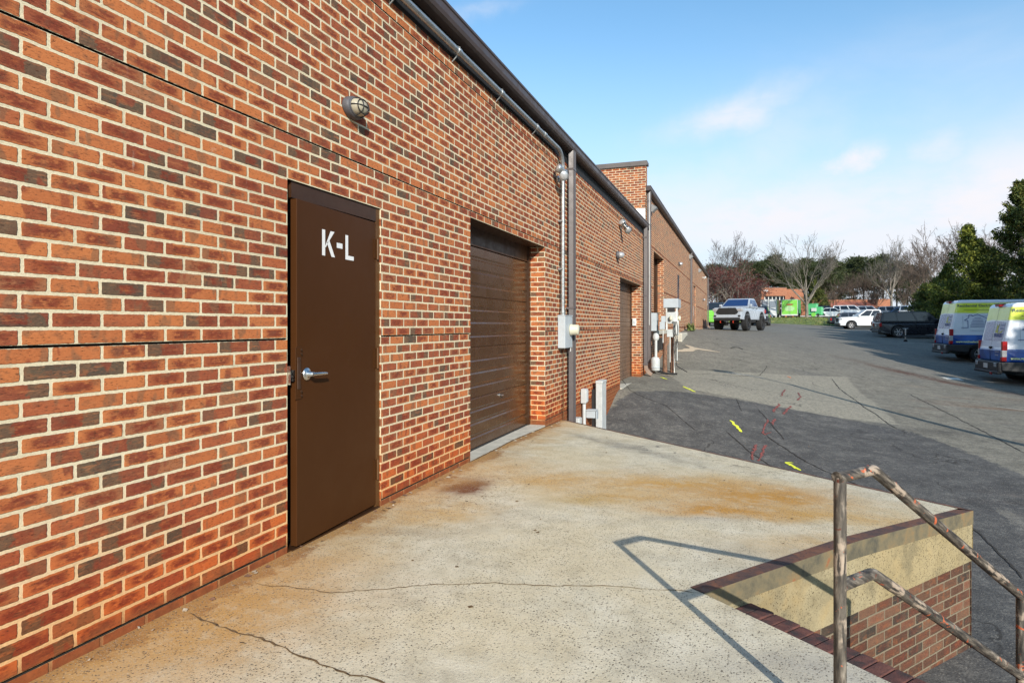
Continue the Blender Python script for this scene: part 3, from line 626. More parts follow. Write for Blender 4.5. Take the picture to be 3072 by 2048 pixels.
downspout(.05, 9.24, -1.1, 4.0, bA, .075, .14)
downspout(.04, 17.12, -.02, 4.0, bA, .085, .11)
# personnel door
mb = MB(); a, b, c, d = DOOR
mb.box(-.11, -.015, a, a + .016, c, d, 'brown_dark'); mb.box(-.11, -.012, b - .05, b, c, d, 'jamb'); mb.box(-.11, -.012, a + .05, b - .05, d - .10, d, 'brown_dark')
mb.box(-.16, -.10, a + .01, b, c, d - .1, 'black'); mb.box(-.13, .012, a + .03, b - .03, c, c + .028, 'brown_dark')
fr = rel(mb.build('door_frame'), bA)
PH = Vector((-.012, 3.985, 0)); DT = Matrix.Translation(PH) @ Matrix.Rotation(R(2.6), 4, 'Z')   # local: leaf runs along -Y, front faces +X
dr = MB(); dr.rbox(-.045, 0, -.925, 0, .025, 2.095, 'brown', .003, DT); door = rel(dr.build('door'), bA)
mb = MB()
for zc_ in (1.92, 1.10, .26): pass
for zc_ in (1.90, 1.10, .28):
    h = MB(); h.tube([DT @ Vector((.010, .010, zc_ - .075)), DT @ Vector((.010, .010, zc_ + .075))], .009, 'jamb', 10); h.box(-.004, .004, -.03, .035, zc_ - .072, zc_ + .072, 'brown', DT); o = h.build('hinge', door); o.matrix_parent_inverse = door.matrix_parent_inverse.inverted() if False else Matrix()
h = MB(); h.lathe([(.0, 0), (.040, 0), (.040, .008), (.032, .014), (.015, .016), (.013, .055), (0, .055)], 'steel', 24, DT @ Matrix.Translation((0, -.835, 1.045)) @ Matrix.Rotation(R(90), 4, 'Y'))
h.tube([DT @ Vector(p) for p in ((.052, -.845, 1.045), (.058, -.80, 1.045), (.058, -.735, 1.043), (.054, -.70, 1.040))], [.012, .011, .010, .009], 'steel', 12)
h.build('handle', door)
h = MB(); h.rbox(.001, .006, -.945, -.885, .90, 1.21, 'brown', .002, DT); h.rbox(.004, .012, -.930, -.900, .96, 1.15, 'brown_dark', .004, DT)
for zz_ in (.92, .945, 1.17, 1.195): h.tube([DT @ Vector((.004, -.893, zz_)), DT @ Vector((.012, -.893, zz_))], .007, 'brown_dark', 8)
h.build('latch_guard', door)
h = MB(); h.box(-.04, -.006, -.952, -.925, 1.01, 1.075, 'steel', DT); h.box(-.05, -.012, -.968, -.964, .99, 1.10, 'steel', DT); h.build('latch', door)
h = MB(); LT = DT @ Matrix(((0, 0, 1, .0015), (1, 0, 0, 0), (0, 1, 0, 0), (0, 0, 0, 1)))
y0_, z0_ = -.672, 1.785; hh = .165
def lp(pts): h.raw([LT @ Vector((y0_ + p[0] * 1.3, z0_ + p[1], 0)) for p in pts], [tuple(range(len(pts)))], 'letter')
lp([(0, 0), (.026, 0), (.026, hh), (0, hh)]); lp([(.026, .062), (.072, hh), (.106, hh), (.049, .085), (.032, .055), (.026, .055)]); lp([(.040, .087), (.062, .103), (.110, 0), (.080, 0)])
lp([(.126, .066), (.178, .066), (.178, .1), (.126, .1)]); lp([(.205, 0), (.285, 0), (.285, .028), (.231, .028), (.231, hh), (.205, hh)])
h.build('lettering', door)
# roll-up doors
def rollup(op, x, nsec, zb, name, tone, root):
    a, b, c, d = op; c = zb; H = (d - .20 - c) / nsec; mb = MB(); prof = []
    for k in range(nsec):
        z = c + k * H
        prof += [(x - .012, z), (x, z + .012), (x, z + H * .20), (x - .009, z + H * .225), (x - .009, z + H * .26), (x, z + H * .29), (x, z + H * .47), (x - .009, z + H * .50), (x - .009, z + H * .53), (x, z + H * .56), (x, z + H * .72), (x - .009, z + H * .745), (x - .009, z + H * .78), (x, z + H * .81), (x, z + H - .012), (x - .012, z + H)]
    n = len(prof); mb.raw([(p, y, q) for y in (a + .02, b - .06) for p, q in prof], [(i, n + i, n + i + 1, i + 1) for i in range(n - 1)], tone)
    dr_ = rel(mb.build(name), root)
    h = MB(); h.box(x - .02, x + .028, b - .075, b - .002, c, d, 'brown_dark'); h.box(x - .02, x + .028, a + .002, a + .03, c, d, 'brown_dark'); h.box(x - .03, x + .012, a, b, d - .20, d, 'brown_dark'); h.box(x - .05, x - .03, a, b, c, d, 'black')
    h.box(x - .01, x + .008, a + .03, b - .08, c - .02, c + .012, 'black'); h.build('door_track', dr_)
    return dr_
M['brown_gloss'] = pbr('glossy brown roll door paint', (.060, .026, .009), .26, 0, .04, 1.5, .0, None, .5)
M['brown2'] = pbr('faded brown door paint', (.135, .085, .055), .55, 0, .22, 1.5)
g1 = rollup(GA, -.235, 4, -.012, 'garage_door', 'brown_gloss', bA)
h = MB(); yh = 7.06; h.tube([(-.235, yh, .50), (-.205, yh, .50)], .013, 'steel', 10); h.tube([(-.205, yh - .02, .50), (-.205, yh + .055, .495)], .008, 'steel', 8); h.lathe([(.0, 0), (.022, 0), (.022, .004), (0, .004)], 'steel', 14, Matrix.Translation((-.236, yh, .50)) @ Matrix.Rotation(R(90), 4, 'Y')); h.build('handle', g1)
g2_ = rollup(GB, -.27, 5, -.05, 'garage_door', 'brown2', bA)
g2_['label'] = 'faded brown sectional door beyond the downspout'
# slabs in the openings
mb = MB(); mb.box(-.40, .0, 5.668, 8.175, -.35, -.018, 'concrete_light'); rel(mb.build('door_sill'), bA); mb = MB(); mb.box(-.40, .04, 13.78, 16.85, -.35, -.035, 'concrete_light'); rel(mb.build('door_sill'), bA)

# ------------------------------------------------------------------ taller building beyond
bB = empty('brick_warehouse', (0, 17, 0), 0, 'taller brick building with capped parapet beyond the second roll-up door', 'building')
DOCKD = (19.4, 22.0, 1.19, 3.60); D3 = (36.2, 38.0, 1.15, 3.58); XB = .002; YB = 17.70; YF = 51.2
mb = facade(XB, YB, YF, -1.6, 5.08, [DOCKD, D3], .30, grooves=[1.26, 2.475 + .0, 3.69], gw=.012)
mb.quad((-20, YB, 3.9), (XB, YB, 3.9), (XB, YB, 5.84), (-20, YB, 5.84), 'brick')
mb.quad((-20, YB + .3, 3.9), (-20, YB + .3, 5.84), (XB, YB + .3, 5.84), (XB, YB + .3, 3.9), 'brick'); mb.quad((XB, YB, 5.08), (XB, YB + .3, 5.08), (XB, YB + .3, 5.84), (XB, YB, 5.84), 'brick')
mb.quad((XB, YF, -1), (-20, YF, -1), (-20, YF, 5.08), (XB, YF, 5.08), 'brick')
for z in (3.03, 1.75, 1.68): mb.box(XB, XB + .012, 21.2, 48.6, z, z + .065, 'bandbrick') if False else None
rel(mb.build('wall'), bB)
mb = MB(); mb.quad((-20, YB + .3, 5.20), (XB, YB + .3, 5.20), (XB, YF, 5.20), (-20, YF, 5.20), 'roofgravel'); mb.box(-.06, XB + .002, YB + .3, YF, 5.082, 5.19, 'black'); rel(mb.build('roof'), bB)
mb = MB(); mb.box(-20, XB + .04, YB - .04, YB + .34, 5.84, 5.93, 'capmetal'); mb.box(-20, XB + .04, YB - .05, YB - .04, 5.80, 5.93, 'capmetal'); rel(mb.build('parapet_cap'), bB)
mb = MB(); mb.box(-20, XB - .01, YB - .04, YB - .002, 4.10, 4.60, 'flash_white'); rel(mb.build('roof_flashing'), bB)
gutter(XB + .004, XB + .135, YB + .0, YF, 5.10, 5.235, 'gutter', bB)
downspout(XB + .03, 17.86, 0, 5.12, bB, .085, .12); downspout(XB + .03, 33.6, 1.15, 5.12, bB, .085, .16); downspout(XB + .03, 50.9, 1.1, 5.12, bB, .085, .16)
mb = MB(); mb.box(-.29, -.26, 19.4, 22.0, 1.2, 3.60, 'brown'); mb.box(-.26, -.20, 21.9, 22.0, 1.2, 3.60, 'brown_dark'); rel(mb.build('dock_door'), bB)
mb = MB(); mb.rbox(-.3, XB + .10, 19.3, 22.1, 1.06, 1.18, 'concrete_light', .01); rel(mb.build('door_sill'), bB)
mb = MB()
for y in (19.5, 20.4, 21.6): mb = MB(); mb.rbox(XB + .002, XB + .13, y, y + .16, .55, .95, 'black', .02); rel(mb.build('dock_bumper'), bB)
mb = MB(); mb.box(-.12, -.06, 36.2, 38.0, 1.15, 3.58, 'p_navy'); d3 = rel(mb.build('door'), bB)
h = MB(); h.box(-.06, -.045, 36.9, 37.1, 1.9, 2.4, 'white'); h.build('notice', d3)
mb = MB(); mb.box(XB, XB + .03, 26.9, 27.35, 2.0, 3.45, 'p_navy'); o = rel(mb.build('window'), bB)

# ------------------------------------------------------------------ loading dock
A_, B_, C_ = Vector((0, 9.05)), Vector((4.165, 5.663)), Vector((2.341, 3.27))
E1 = (B_ - A_).normalized(); E2 = (B_ - C_).normalized()
NIN = Vector((-E2.x, -E2.y)) 
dk = empty('loading_dock', (2, 5, 0), 0, 'raised concrete loading dock with rusted steel edge and brick base', 'loading dock')
def dz_(x, y):
    s_ = (Vector((x, y)) - A_).dot(Vector((-E1.y, E1.x)) * -1) if False else abs((Vector((x, y)) - A_).dot(Vector((-E1.y, E1.x))))
    return -.065 * max(0, 1 - s_ / 1.6)
Dp = C_ + Vector((.776, -.631)) * 3.5; F1 = (Dp.x, -6.0); F0 = (0.0, -6.0)
nr_ = Vector((-E1.y, E1.x)); nr_ = nr_ if nr_.dot(C_ - A_) > 0 else -nr_
Bp = B_ - E2 * 1.6; Ap = Vector((0, 9.05 - 1.6 / abs(E1.x)))
mb = MB(); t_ = .09
# top, split so that the outer strip falls gently to the edge
q1 = Vector((0, A_.y - .03 / abs(E1.x)));
def V3(p, z=None): return (p[0], p[1], dz_(p[0], p[1]) if z is None else z)
bc_in = Vector((-E2.y, E2.x)); bc_in = bc_in if bc_in.dot(A_ - B_) > 0 else -bc_in
Bi = B_ + nr_ * .03 + bc_in * t_; Bpi = Bp + bc_in * t_; Ci = C_ + bc_in * t_
mb.raw([V3(q1), V3(Bi), V3(Bpi), V3(Ap)], [(0, 3, 2, 1)], 'deck')
mb.raw([V3(Ap, 0), V3(Bpi, 0), V3(Ci, 0), V3(C_, 0), V3(Dp, 0), V3(F1, 0), V3(F0, 0)], [(0, 6, 5, 4, 3, 2, 1)], 'deck')
def side(mb, p, q, zt0, zt1, zb, m, off=0.0, n=None):
    n = n or Vector((0, 0)); p = Vector(p) + n * off; q = Vector(q) + n * off
    mb.quad((p.x, p.y, zb), (q.x, q.y, zb), (q.x, q.y, zt1), (p.x, p.y, zt0), m)
nAB = -nr_; nBC = -bc_in; nCD = E2
side(mb, B_, A_, -.17, -.17, -.44, 'deck_side', -.006, nAB); side(mb, C_, Bp, -.098, -.098, -.44, 'deck_side', -.006, nBC); side(mb, Bp, B_, -.098, -.163, -.44, 'deck_side', -.006, nBC)
side(mb, Dp, C_, 0, 0, -1.3, 'deck_side'); side(mb, F1, Dp, 0, 0, -1.3, 'deck_side')
tag(rel(mb.build('concrete_deck', fixn=False), dk))
# base bricks: local frame so that the courses run true along the face
for (p, q, nn) in ((C_, B_, nBC), (B_, A_, nAB)):
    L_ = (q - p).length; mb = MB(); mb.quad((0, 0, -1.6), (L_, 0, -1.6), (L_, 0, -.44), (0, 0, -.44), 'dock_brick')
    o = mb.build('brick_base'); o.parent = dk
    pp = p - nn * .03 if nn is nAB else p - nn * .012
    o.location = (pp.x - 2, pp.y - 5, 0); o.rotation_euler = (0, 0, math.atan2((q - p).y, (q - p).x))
# steel angle
mb = MB()
def angle(p, q, inn, zp, zq, h=.10, th=.012, trim=(0, 0)):
    e = (q - p).normalized(); a = p; b = q; ai = p + inn * t_ + e * trim[0]; bi = q + inn * t_ - e * trim[1]
    mb.raw([(a.x, a.y, zp + .004), (b.x, b.y, zq + .004), (bi.x, bi.y, zq + .004), (ai.x, ai.y, zp + .004)], [(0, 1, 2, 3)], 'rust')
    mb.raw([(a.x, a.y, zp + .004), (b.x, b.y, zq + .004), (b.x, b.y, zq - h), (a.x, a.y, zp - h)], [(0, 3, 2, 1)], 'rust_side')
    mb.raw([(a.x, a.y, zp - h), (b.x, b.y, zq - h), (b.x + inn.x * .02, b.y + inn.y * .02, zq - h), (a.x + inn.x * .02, a.y + inn.y * .02, zp - h)], [(0, 1, 2, 3)], 'rust')
t_ = .035; angle(A_, B_, nr_, -.065, -.065, .10, trim=(.03 * abs(E1.y / E1.x), .09)); t_ = .09; angle(C_, Bp, bc_in, 0, 0); angle(Bp, B_, bc_in, 0, -.065, trim=(0, t_))
rel(mb.build('steel_edge', fixn=False), dk)
# stairs
SD = Matrix(((.776, E2.x, 0, C_.x), (-.631, E2.y, 0, C_.y), (0, 0, 1, 0), (0, 0, 0, 1)))   # x along the edge, y down the flight
rn = random.Random(8)
for k in range(6):
    mb = MB(); zt = -.125 - k * .163; y0 = .004 + (0 if k == 0 else .06 + k * .29)
    tr_ = .35 if k == 0 else .29; mb.box(.0, 1.12, y0, y0 + tr_, -1.5, zt - .062, 'deck_side', SD)
    nb = 15; wd = 1.12 / nb
    for i in range(nb):
        dz2 = rn.uniform(-.003, .003)
        mb.rbox(i * wd + .003, (i + 1) * wd - .003, y0 + tr_ - .23, y0 + tr_ + .005, zt - .062, zt + dz2, 'nosing', .005, SD)
    mb.box(0, 1.12, y0 + .004, y0 + tr_, zt - .063, zt - .010, 'rust_side', SD)
    rel(mb.build('step'), dk)
# cracks and grit on the slab
mb = MB(); hf = lambda x, y: dz_(x, y)
dp = lambda L: [on_z(a * D, b * D, 0) for a, b in L]
for i, (L, wd) in enumerate([([(585, 1338), (640, 1346), (700, 1352), (760, 1362), (860, 1352), (1000, 1342), (1200, 1340), (1400, 1345), (1560, 1356), (1612, 1362)], .006),
        ([(440, 1405), (520, 1440), (610, 1470), (680, 1500), (730, 1528), (790, 1545), (870, 1566), (920, 1590)], .009)]):
    mb = MB(); strip(mb, dp(L), wd, 'crackdeck', .0022, hf, .6, .010, .03, 30 + i); rel(mb.build('slab_crack'), dk)
mb = MB()
strip(mb, [(0.012, y) for y in (5.6, 6.3, 7.2, 8.2, 8.9)], .022, 'crackdeck', .0025, hf, .4, .004, .05, 44)
rel(mb.build('slab_crack'), dk)

# ------------------------------------------------------------------ handrail
hr = empty('handrail', (2.818, 2.294, 0), math.atan2(E2.y, E2.x), 'flaking grey pipe handrail beside the dock steps with rust and orange primer showing', 'handrail')
L2 = 1.46
mb = MB(); mb.tube([(0, 0, -.003), (0, 0, .845)], .0195, 'rail', 16); mb.lathe([(0.024, 0), (.055, 0), (.055, .006), (.024, .006)], 'rail', 16); mb.build('post', hr)
mb = MB(); mb.tube([(L2, 0, -1.35), (L2, 0, .115)], .0195, 'rail', 16); mb.build('post', hr)
mb = MB(); mb.tube(bend([(-.018, 0, .845), (.20, 0, .845), (L2, 0, .115), (L2 + .006, 0, .105)], .022, 3), .0195, 'rail_slope', 16); mb.build('top_rail', hr)
mb = MB(); mb.tube(bend([(0, 0, .488), (.20, 0, .488), (L2, 0, -.245)], .022, 3), .0195, 'rail_slope', 16); mb.build('middle_rail', hr)

# ------------------------------------------------------------------ fixtures on the near wall
def bulkhead(y, z, name, label):
    r = empty(name, (0, y, z), 0, label, 'wall lamp'); S = lambda x: Matrix.Translation((x, 0, 0))
    T = Matrix(((0, 0, .82, 0), (.104, 0, 0, 0), (0, .074, 0, 0), (0, 0, 0, 1)))
    mb = MB(); mb.lathe([(1.0, 0), (1.02, .01), (1.0, .05), (.92, .062), (.80, .064), (.80, .058)], 'lampgrey', 32, T); mb.build('base', r)
    mb = MB(); mb.lathe([(.80, .055), (.78, .075), (.70, .105), (.52, .128), (.28, .140), (0.01, .143)], 'frost', 32, T); mb.build('diffuser', r)
    mb = MB()
    def arc(f): mb.tube([T @ Vector(f(R(a))) for a in range(-90, 91, 15)], .0035, 'black', 6)
    for o_ in (-.28, .28): arc(lambda t, o_=o_: (o_ * 1.0, .84 * math.sin(t), .062 + .088 * math.cos(t)))
    arc(lambda t: (.84 * math.sin(t), .0, .062 + .088 * math.cos(t)))
    mb.tube([T @ Vector((.66 * math.cos(R(a)), .66 * math.sin(R(a)), .124)) for a in range(0, 361, 15)], .0035, 'black', 6)
    mb.tube([T @ Vector((.84 * math.cos(R(a)), .84 * math.sin(R(a)), .066)) for a in range(0, 361, 15)], .005, 'lampgrey', 6)
    mb.build('cage', r)
M['lampgrey'] = pbr('lamp casting', (.075, .075, .085), .5, 0, .15, 9.0); M['frost'] = pbr('frosted lamp glass', (.36, .33, .25), .30, 0, .05, 9.0)
bulkhead(3.655, 2.825, 'wall_lamp', 'grey oval caged bulkhead lamp over the brown door')
cr_ = empty('conduit', (0, 8.855, 1.5), 0, 'galvanised conduit running under the eave and down to the meter box', 'conduit')
mb = MB(); mb.tube(bend([(.062, -6, 3.865), (.062, 8.855, 3.865), (.06, 8.855, 1.48)], .28, 8), .029, 'galv', 14); rel(mb.build('pipe'), cr_)
for y in (2.0, 4.15, 5.25, 6.35, 7.6):
    h = MB(); h.tube([(.062, y - .03, 3.865), (.062, y + .03, 3.865)], .036, 'galv', 14); h.tube(bend([(.08, y, 3.90), (.05, y, 3.82), (.0, y, 3.775)], .03), .008, 'galv', 6); rel(h.build('strap'), cr_)
for z in (2.85, 2.15): h = MB(); h.box(0, .07, 8.80, 8.91, z, z + .025, 'galv'); rel(h.build('strap'), cr_)
h = MB(); h.tube([(.06, 8.855, 1.47), (.06, 8.855, 1.56)], .04, 'galv', 14); rel(h.build('coupling'), cr_); h = MB(); h.tube([(.062, 7.9, 3.865), (.062, 7.98, 3.865)], .036, 'galv', 14); rel(h.build('coupling'), cr_)
mt = empty('meter_box', (0, 8.99, 1.0), 0, 'light grey electric meter box with round cream dial at end of conduit', 'meter box')
mb = MB(); mb.rbox(.003, .115, -.20, .21, .01, .485, 'boxgrey', .006); mb.box(.0, .122, -.205, .215, .478, .492, 'boxgrey'); mb.build('cabinet', mt)
mb = MB(); mb.lathe([(.088, 0), (.088, .02), (.078, .03), (.078, .11), (.072, .125), (.0, .127)], 'cream', 28, Matrix.Translation((.115, .10, .275)) @ Matrix.Rotation(R(90), 4, 'Y')); mb.build('dial', mt)
mb = MB(); mb.tube([(.10, .16, .01), (.10, .16, -.05)], .007, 'white', 8); mb.tube([(.03, .0, .01), (.03, .01, -1.05)], .008, 'jamb', 6); mb.build('cable', mt)
def flood(loc, name, label, heads, m1='galv', sc_=1.0):
    r = empty(name, loc, 0, label, 'floodlight')
    mb = MB(); mb.lathe([(.05, 0), (.05, .03), (.03, .04)], m1, 16, Matrix.Rotation(R(90), 4, 'Y')); mb.tube([(.03, 0, 0), (.09, 0, 0)], .012, m1, 8); mb.build('base', r)
    for (dx, dy, dz2, ax_, az_) in heads:
        T = Matrix.Translation((.09 + dx, dy, dz2)) @ Matrix.Rotation(az_, 4, 'Z') @ Matrix.Rotation(ax_, 4, 'Y') @ Matrix.Scale(sc_, 4)
        h = MB(); h.tube([(.05, 0, 0), (.09 + dx, dy, dz2)], .01, m1, 8)
        h.lathe([(.018, -.10), (.03, -.09), (.032, -.04), (.058, .02), (.068, .06), (.064, .065)], m1, 18, T); o = h.build('lamp_head', r)
        g = MB(); g.lathe([(.063, .058), (.045, .072), (.01, .078)], 'clearlens', 18, T); g.build('lens', o)
flood((.02, 8.68, 3.44), 'floodlight', 'twin clear floodlight clipped beside the vertical conduit', [(.03, -.10, .02, R(110), R(-60)), (.02, -.16, .09, R(70), R(-140))])
flood((0, 13.75, 3.50), 'floodlight', 'chrome floodlight high above the second roll-up door', [(.06, 0, -.04, R(130), R(-40)), (.0, -.08, .05, R(60), R(-120))], 'steel', 1.3)
def bullet(x, y, z, label):
    r = empty('wall_lamp', (x, y, z), 0, label, 'wall lamp')
    mb = MB(); mb.lathe([(.085, 0), (.085, .05), (.075, .06)], 'lampgrey', 20, Matrix.Rotation(R(90), 4, 'Y')); mb.build('base', r)
    mb = MB(); mb.lathe([(.072, .058), (.07, .10), (.05, .15), (.02, .17)], 'clearlens', 20, Matrix.Rotation(R(90), 4, 'Y')); mb.build('diffuser', r)
bullet(0, 13.35, 2.84, 'small round wall lamp just left of and above the second roll-up door')
bullet(XB, 27.4, 3.95, 'small round wall lamp on the taller building above the grey meter cabinet')
bullet(XB, 45.0, 3.1, 'tiny round wall lamp near the far end of the taller building')
def wallpack(y, z, label):
    r = empty('wall_pack', (XB, y, z), 0, label, 'wall light'); r.scale = (.6, .7, .6)
    mb = MB(); T = Matrix.Rotation(R(90), 4, 'X'); mb.prism([(0, -.18), (.10, -.2), (.34, .0), (.12, .16), (0, .16)], -.16, .16, 'galv', T); mb.build('housing', r)
    mb = MB(); mb.prism([(.11, -.205), (.345, -.01), (.33, -.03), (.11, -.225)], -.14, .14, 'clearlens', T); mb.build('lens', r)
wallpack(18.7, 4.78, 'grey wedge shaped wall light beside the parapet of the taller building')
wallpack(33.2, 4.85, 'grey wedge shaped wall light at the middle downspout of the taller building')
wallpack(40.5, 4.75, 'cream wall light under the far gutter of the taller building')
# security camera near the eave
r = empty('security_camera', (XB, 44.5, 4.6), 0, 'small white security camera under the far eave', 'camera')
mb = MB(); mb.tube([(0, 0, 0), (.14, 0, -.02)], .03, 'white', 10); mb.tube([(.14, -.16, -.05), (.2, .12, .02)], .055, 'white', 12); mb.build('housing', r)
# services behind the dock edge
def svc(name, y, z0, label, cat): return empty(name, (0, y, z0), 0, label, cat)
r = svc('utility_pedestal', 10.95, -.9, 'tall white steel cable pedestal standing against the brick wall behind the dock', 'pedestal')
mb = MB(); mb.rbox(.085, .20, 0, .36, 0, 1.22, 'pvc', .008); mb.build('cover', r)
mb = MB(); mb.rbox(.078, .208, -.008, .368, 1.21, 1.26, 'pvc', .012); mb.build('cap', r)
mb = MB(); mb.box(0, .09, .05, .30, .1, 1.1, 'black'); mb.build('backboard', r)
r = svc('cable_riser', 10.2, -.95, 'white plastic cable riser pipe with a slim box on top', 'riser')
mb = MB(); mb.tube([(.055, 0, 0), (.055, 0, 1.02)], .030, 'pvc', 14); mb.build('pipe', r)
mb = MB(); mb.rbox(.01, .10, -.06, .07, 1.00, 1.24, 'pvc', .01); mb.rbox(.04, .112, -.02, .076, 1.02, 1.22, 'pvc', .006); mb.build('box', r)
r = svc('outlet_box', 10.62, -.25, 'grey weatherproof outlet box with open lid beside the white pedestal', 'outlet box')
mb = MB(); mb.rbox(.0, .16, -.06, .08, 0, .13, 'boxgrey', .008); mb.build('box', r)
mb = MB(); mb.rbox(.0, .18, -.075, .09, .125, .145, 'boxgrey', .006); mb.rbox(.17, .185, -.06, .09, -.02, .12, 'boxgrey', .005); mb.build('lid', r)
r = svc('junction_box', 9.75, -.30, 'small white junction box low on the wall beside the downspout', 'junction box')
mb = MB(); mb.rbox(0, .10, -.08, .10, 0, .17, 'pvc', .01); mb.box(.10, .106, -.07, .09, .01, .16, 'white'); mb.build('box', r)
r = empty('door_switch', (-.17, 16.83, 1.42), 0, 'small white switch box on the brick pier of the second roll-up door', 'switch')
mb = MB(); mb.rbox(-.05, .05, -.05, 0, -.09, .11, 'white', .008); mb.box(-.02, .02, -.058, -.05, -.03, .04, 'boxgrey'); mb.build('box', r)
r = empty('junction_box', (XB, 18.35, 1.2), 0, 'pale grey square cabinet hung beside the paired downspouts', 'cabinet')
mb = MB(); mb.rbox(.02, .22, -.05, .42, -.02, .50, 'boxgrey', .01); mb.build('cabinet', r)
# utility rack on timber posts
RS = (.66, .8, 1)
r = empty('utility_rack', (.50, 18.3, G(.75, 18.3)), 0, 'cluster of white and grey meter boxes and cables on two timber posts', 'utility rack'); g0 = G(.75, 18.3)
zl = lambda z: (z if z <= 1 else 1 + (z - 1) * .64) - g0
for (x_, y_) in ((-.05, -.1), (.24, .12)): mb = MB(); mb.tube([(x_, y_, -.1), (x_ + .01, y_, zl(1.15))], [.105, .09], 'wood', 12); mb.build('post', r)
mb = MB(); mb.rbox(.02, .42, -.05, .75, zl(1.62), zl(2.15), 'pvc', .01); mb.rbox(-.22, .02, -.02, .3, zl(1.68), zl(1.95), 'boxgrey', .01); mb.build('meter_box', r)
mb = MB(); mb.rbox(-.12, .50, -.08, 1.0, zl(2.32), zl(2.72), 'boxgrey', .01); mb.build('cabinet', r)
mb = MB()
for x_ in (-.02, .40): mb.rbox(x_, x_ + .07, -.04, .05, zl(1.3), zl(2.34), 'white', .01)
mb.rbox(.05, .36, -.06, .0, zl(2.12), zl(2.32), 'black', .01); mb.build('riser', r)
mb = MB(); mb.rbox(.04, .30, -.16, .1, zl(1.02), zl(1.35), 'pvc', .012); mb.rbox(.30, .52, -.14, .1, zl(1.1), zl(1.75), 'white', .02); mb.rbox(-.28, -.06, -.1, .12, zl(1.35), zl(1.68), 'boxgrey', .012); mb.build('junction_box', r)
mb = MB(); mb.lathe([(.0, 0), (.07, 0), (.07, .14), (0, .15)], 'cream', 18, Matrix.Translation((.42, .35, zl(1.85))) @ Matrix.Rotation(R(90), 4, 'Y')); mb.build('meter', r); mb = MB(); mb.lathe([(.0, 0), (.07, 0), (.07, .1), (0, .11)], 'cream', 18, Matrix.Translation((.2, -.05, zl(1.85))) @ Matrix.Rotation(R(90), 4, 'X')); mb.build('meter', r)
for i, (x_, zt, zb) in enumerate(((-.12, 1.32, .85), (.17, 1.02, .30), (.46, 1.1, .35), (.34, 1.02, .0))): mb = MB(); mb.tube([(x_, -.16 + .03 * i, zl(zt)), (x_, -.16 + .03 * i, zl(zb))], .022, 'white', 10); mb.build('conduit', r)
mb = MB()
rn = random.Random(3)
for k in range(5):
    x_ = .33 + .03 * k; mb.tube(bend([(x_, -.15, zl(1.7)), (x_ + rn.uniform(-.08, .1), -.18, zl(1.35)), (x_ + rn.uniform(-.06, .1), -.17, zl(.9)), (x_ + rn.uniform(0, .1), -.2, zl(.4 + .1 * k))], .12, 4), .009, 'black', 6)
mb.tube(bend([(.44, -.15, zl(.9)), (.44, -.2, zl(.2)), (.75, -.3, zl(.1)), (.9, -.35, zl(.05))], .1, 4), .012, 'black', 6); mb.build('cable', r)
r['x'] = 0; del r['x']; r.scale = RS
r = empty('gas_tank', (.26, 17.75, G(.42, 17.75) + .10), 0, 'white round regulator tank with upright vent pipe beside the timber posts', 'tank')
mb = MB(); mb.lathe([(.0, 0), (.16, 0), (.19, .03), (.19, .36), (.15, .43), (.06, .46)], 'pvc', 24); mb.lathe([(.193, .10), (.196, .12), (.193, .14)], 'boxgrey', 24); mb.build('tank', r)
mb = MB(); mb.tube([(.02, 0, .4), (.02, 0, 1.05)], .06, 'pvc', 14); mb.lathe([(.0, -.06), (.13, -.05), (.14, .0), (.10, .06), (0, .08)], 'pvc', 20, Matrix.Translation((.02, 0, 1.1)) @ Matrix.Rotation(R(90), 4, 'X')); mb.build('vent_pipe', r)
r.scale = (.66, .66, .85)
r = empty('cable_bundle', (XB + .16, 17.75, G(.3, 17.7)), 0, 'tangle of black cables hanging by the paired downspouts', 'cables')
mb = MB(); mb.tube(bend([(.0, .1, 1.05), (.12, .1, .95), (.08, .1, .5), (.1, .0, .1), (.4, -.1, .03), (.7, -.1, .03)], .1, 4), .03, 'black', 8); mb.rbox(.02, .16, .0, .14, .8, 1.0, 'black', .02); mb.build('cable', r)
mb = MB(); o = MB(); o.tube([(.13, 17.5, 5.0), (.14, 17.48, 3.3), (.13, 17.5, 1.35)], .009, 'white', 6); tag(o.build('hanging_wire'), 'thin white wire hanging down between the paired downspouts', 'wire')
p = on_z(2042, 1006, .85); mb = MB(); mb.rbox(XB + .02, XB + .42, 24.2, 26.7, .55, 1.05, 'concrete_light', .03); tag(mb.build('concrete_block'), 'low pale concrete block at the foot of the taller building', 'block')

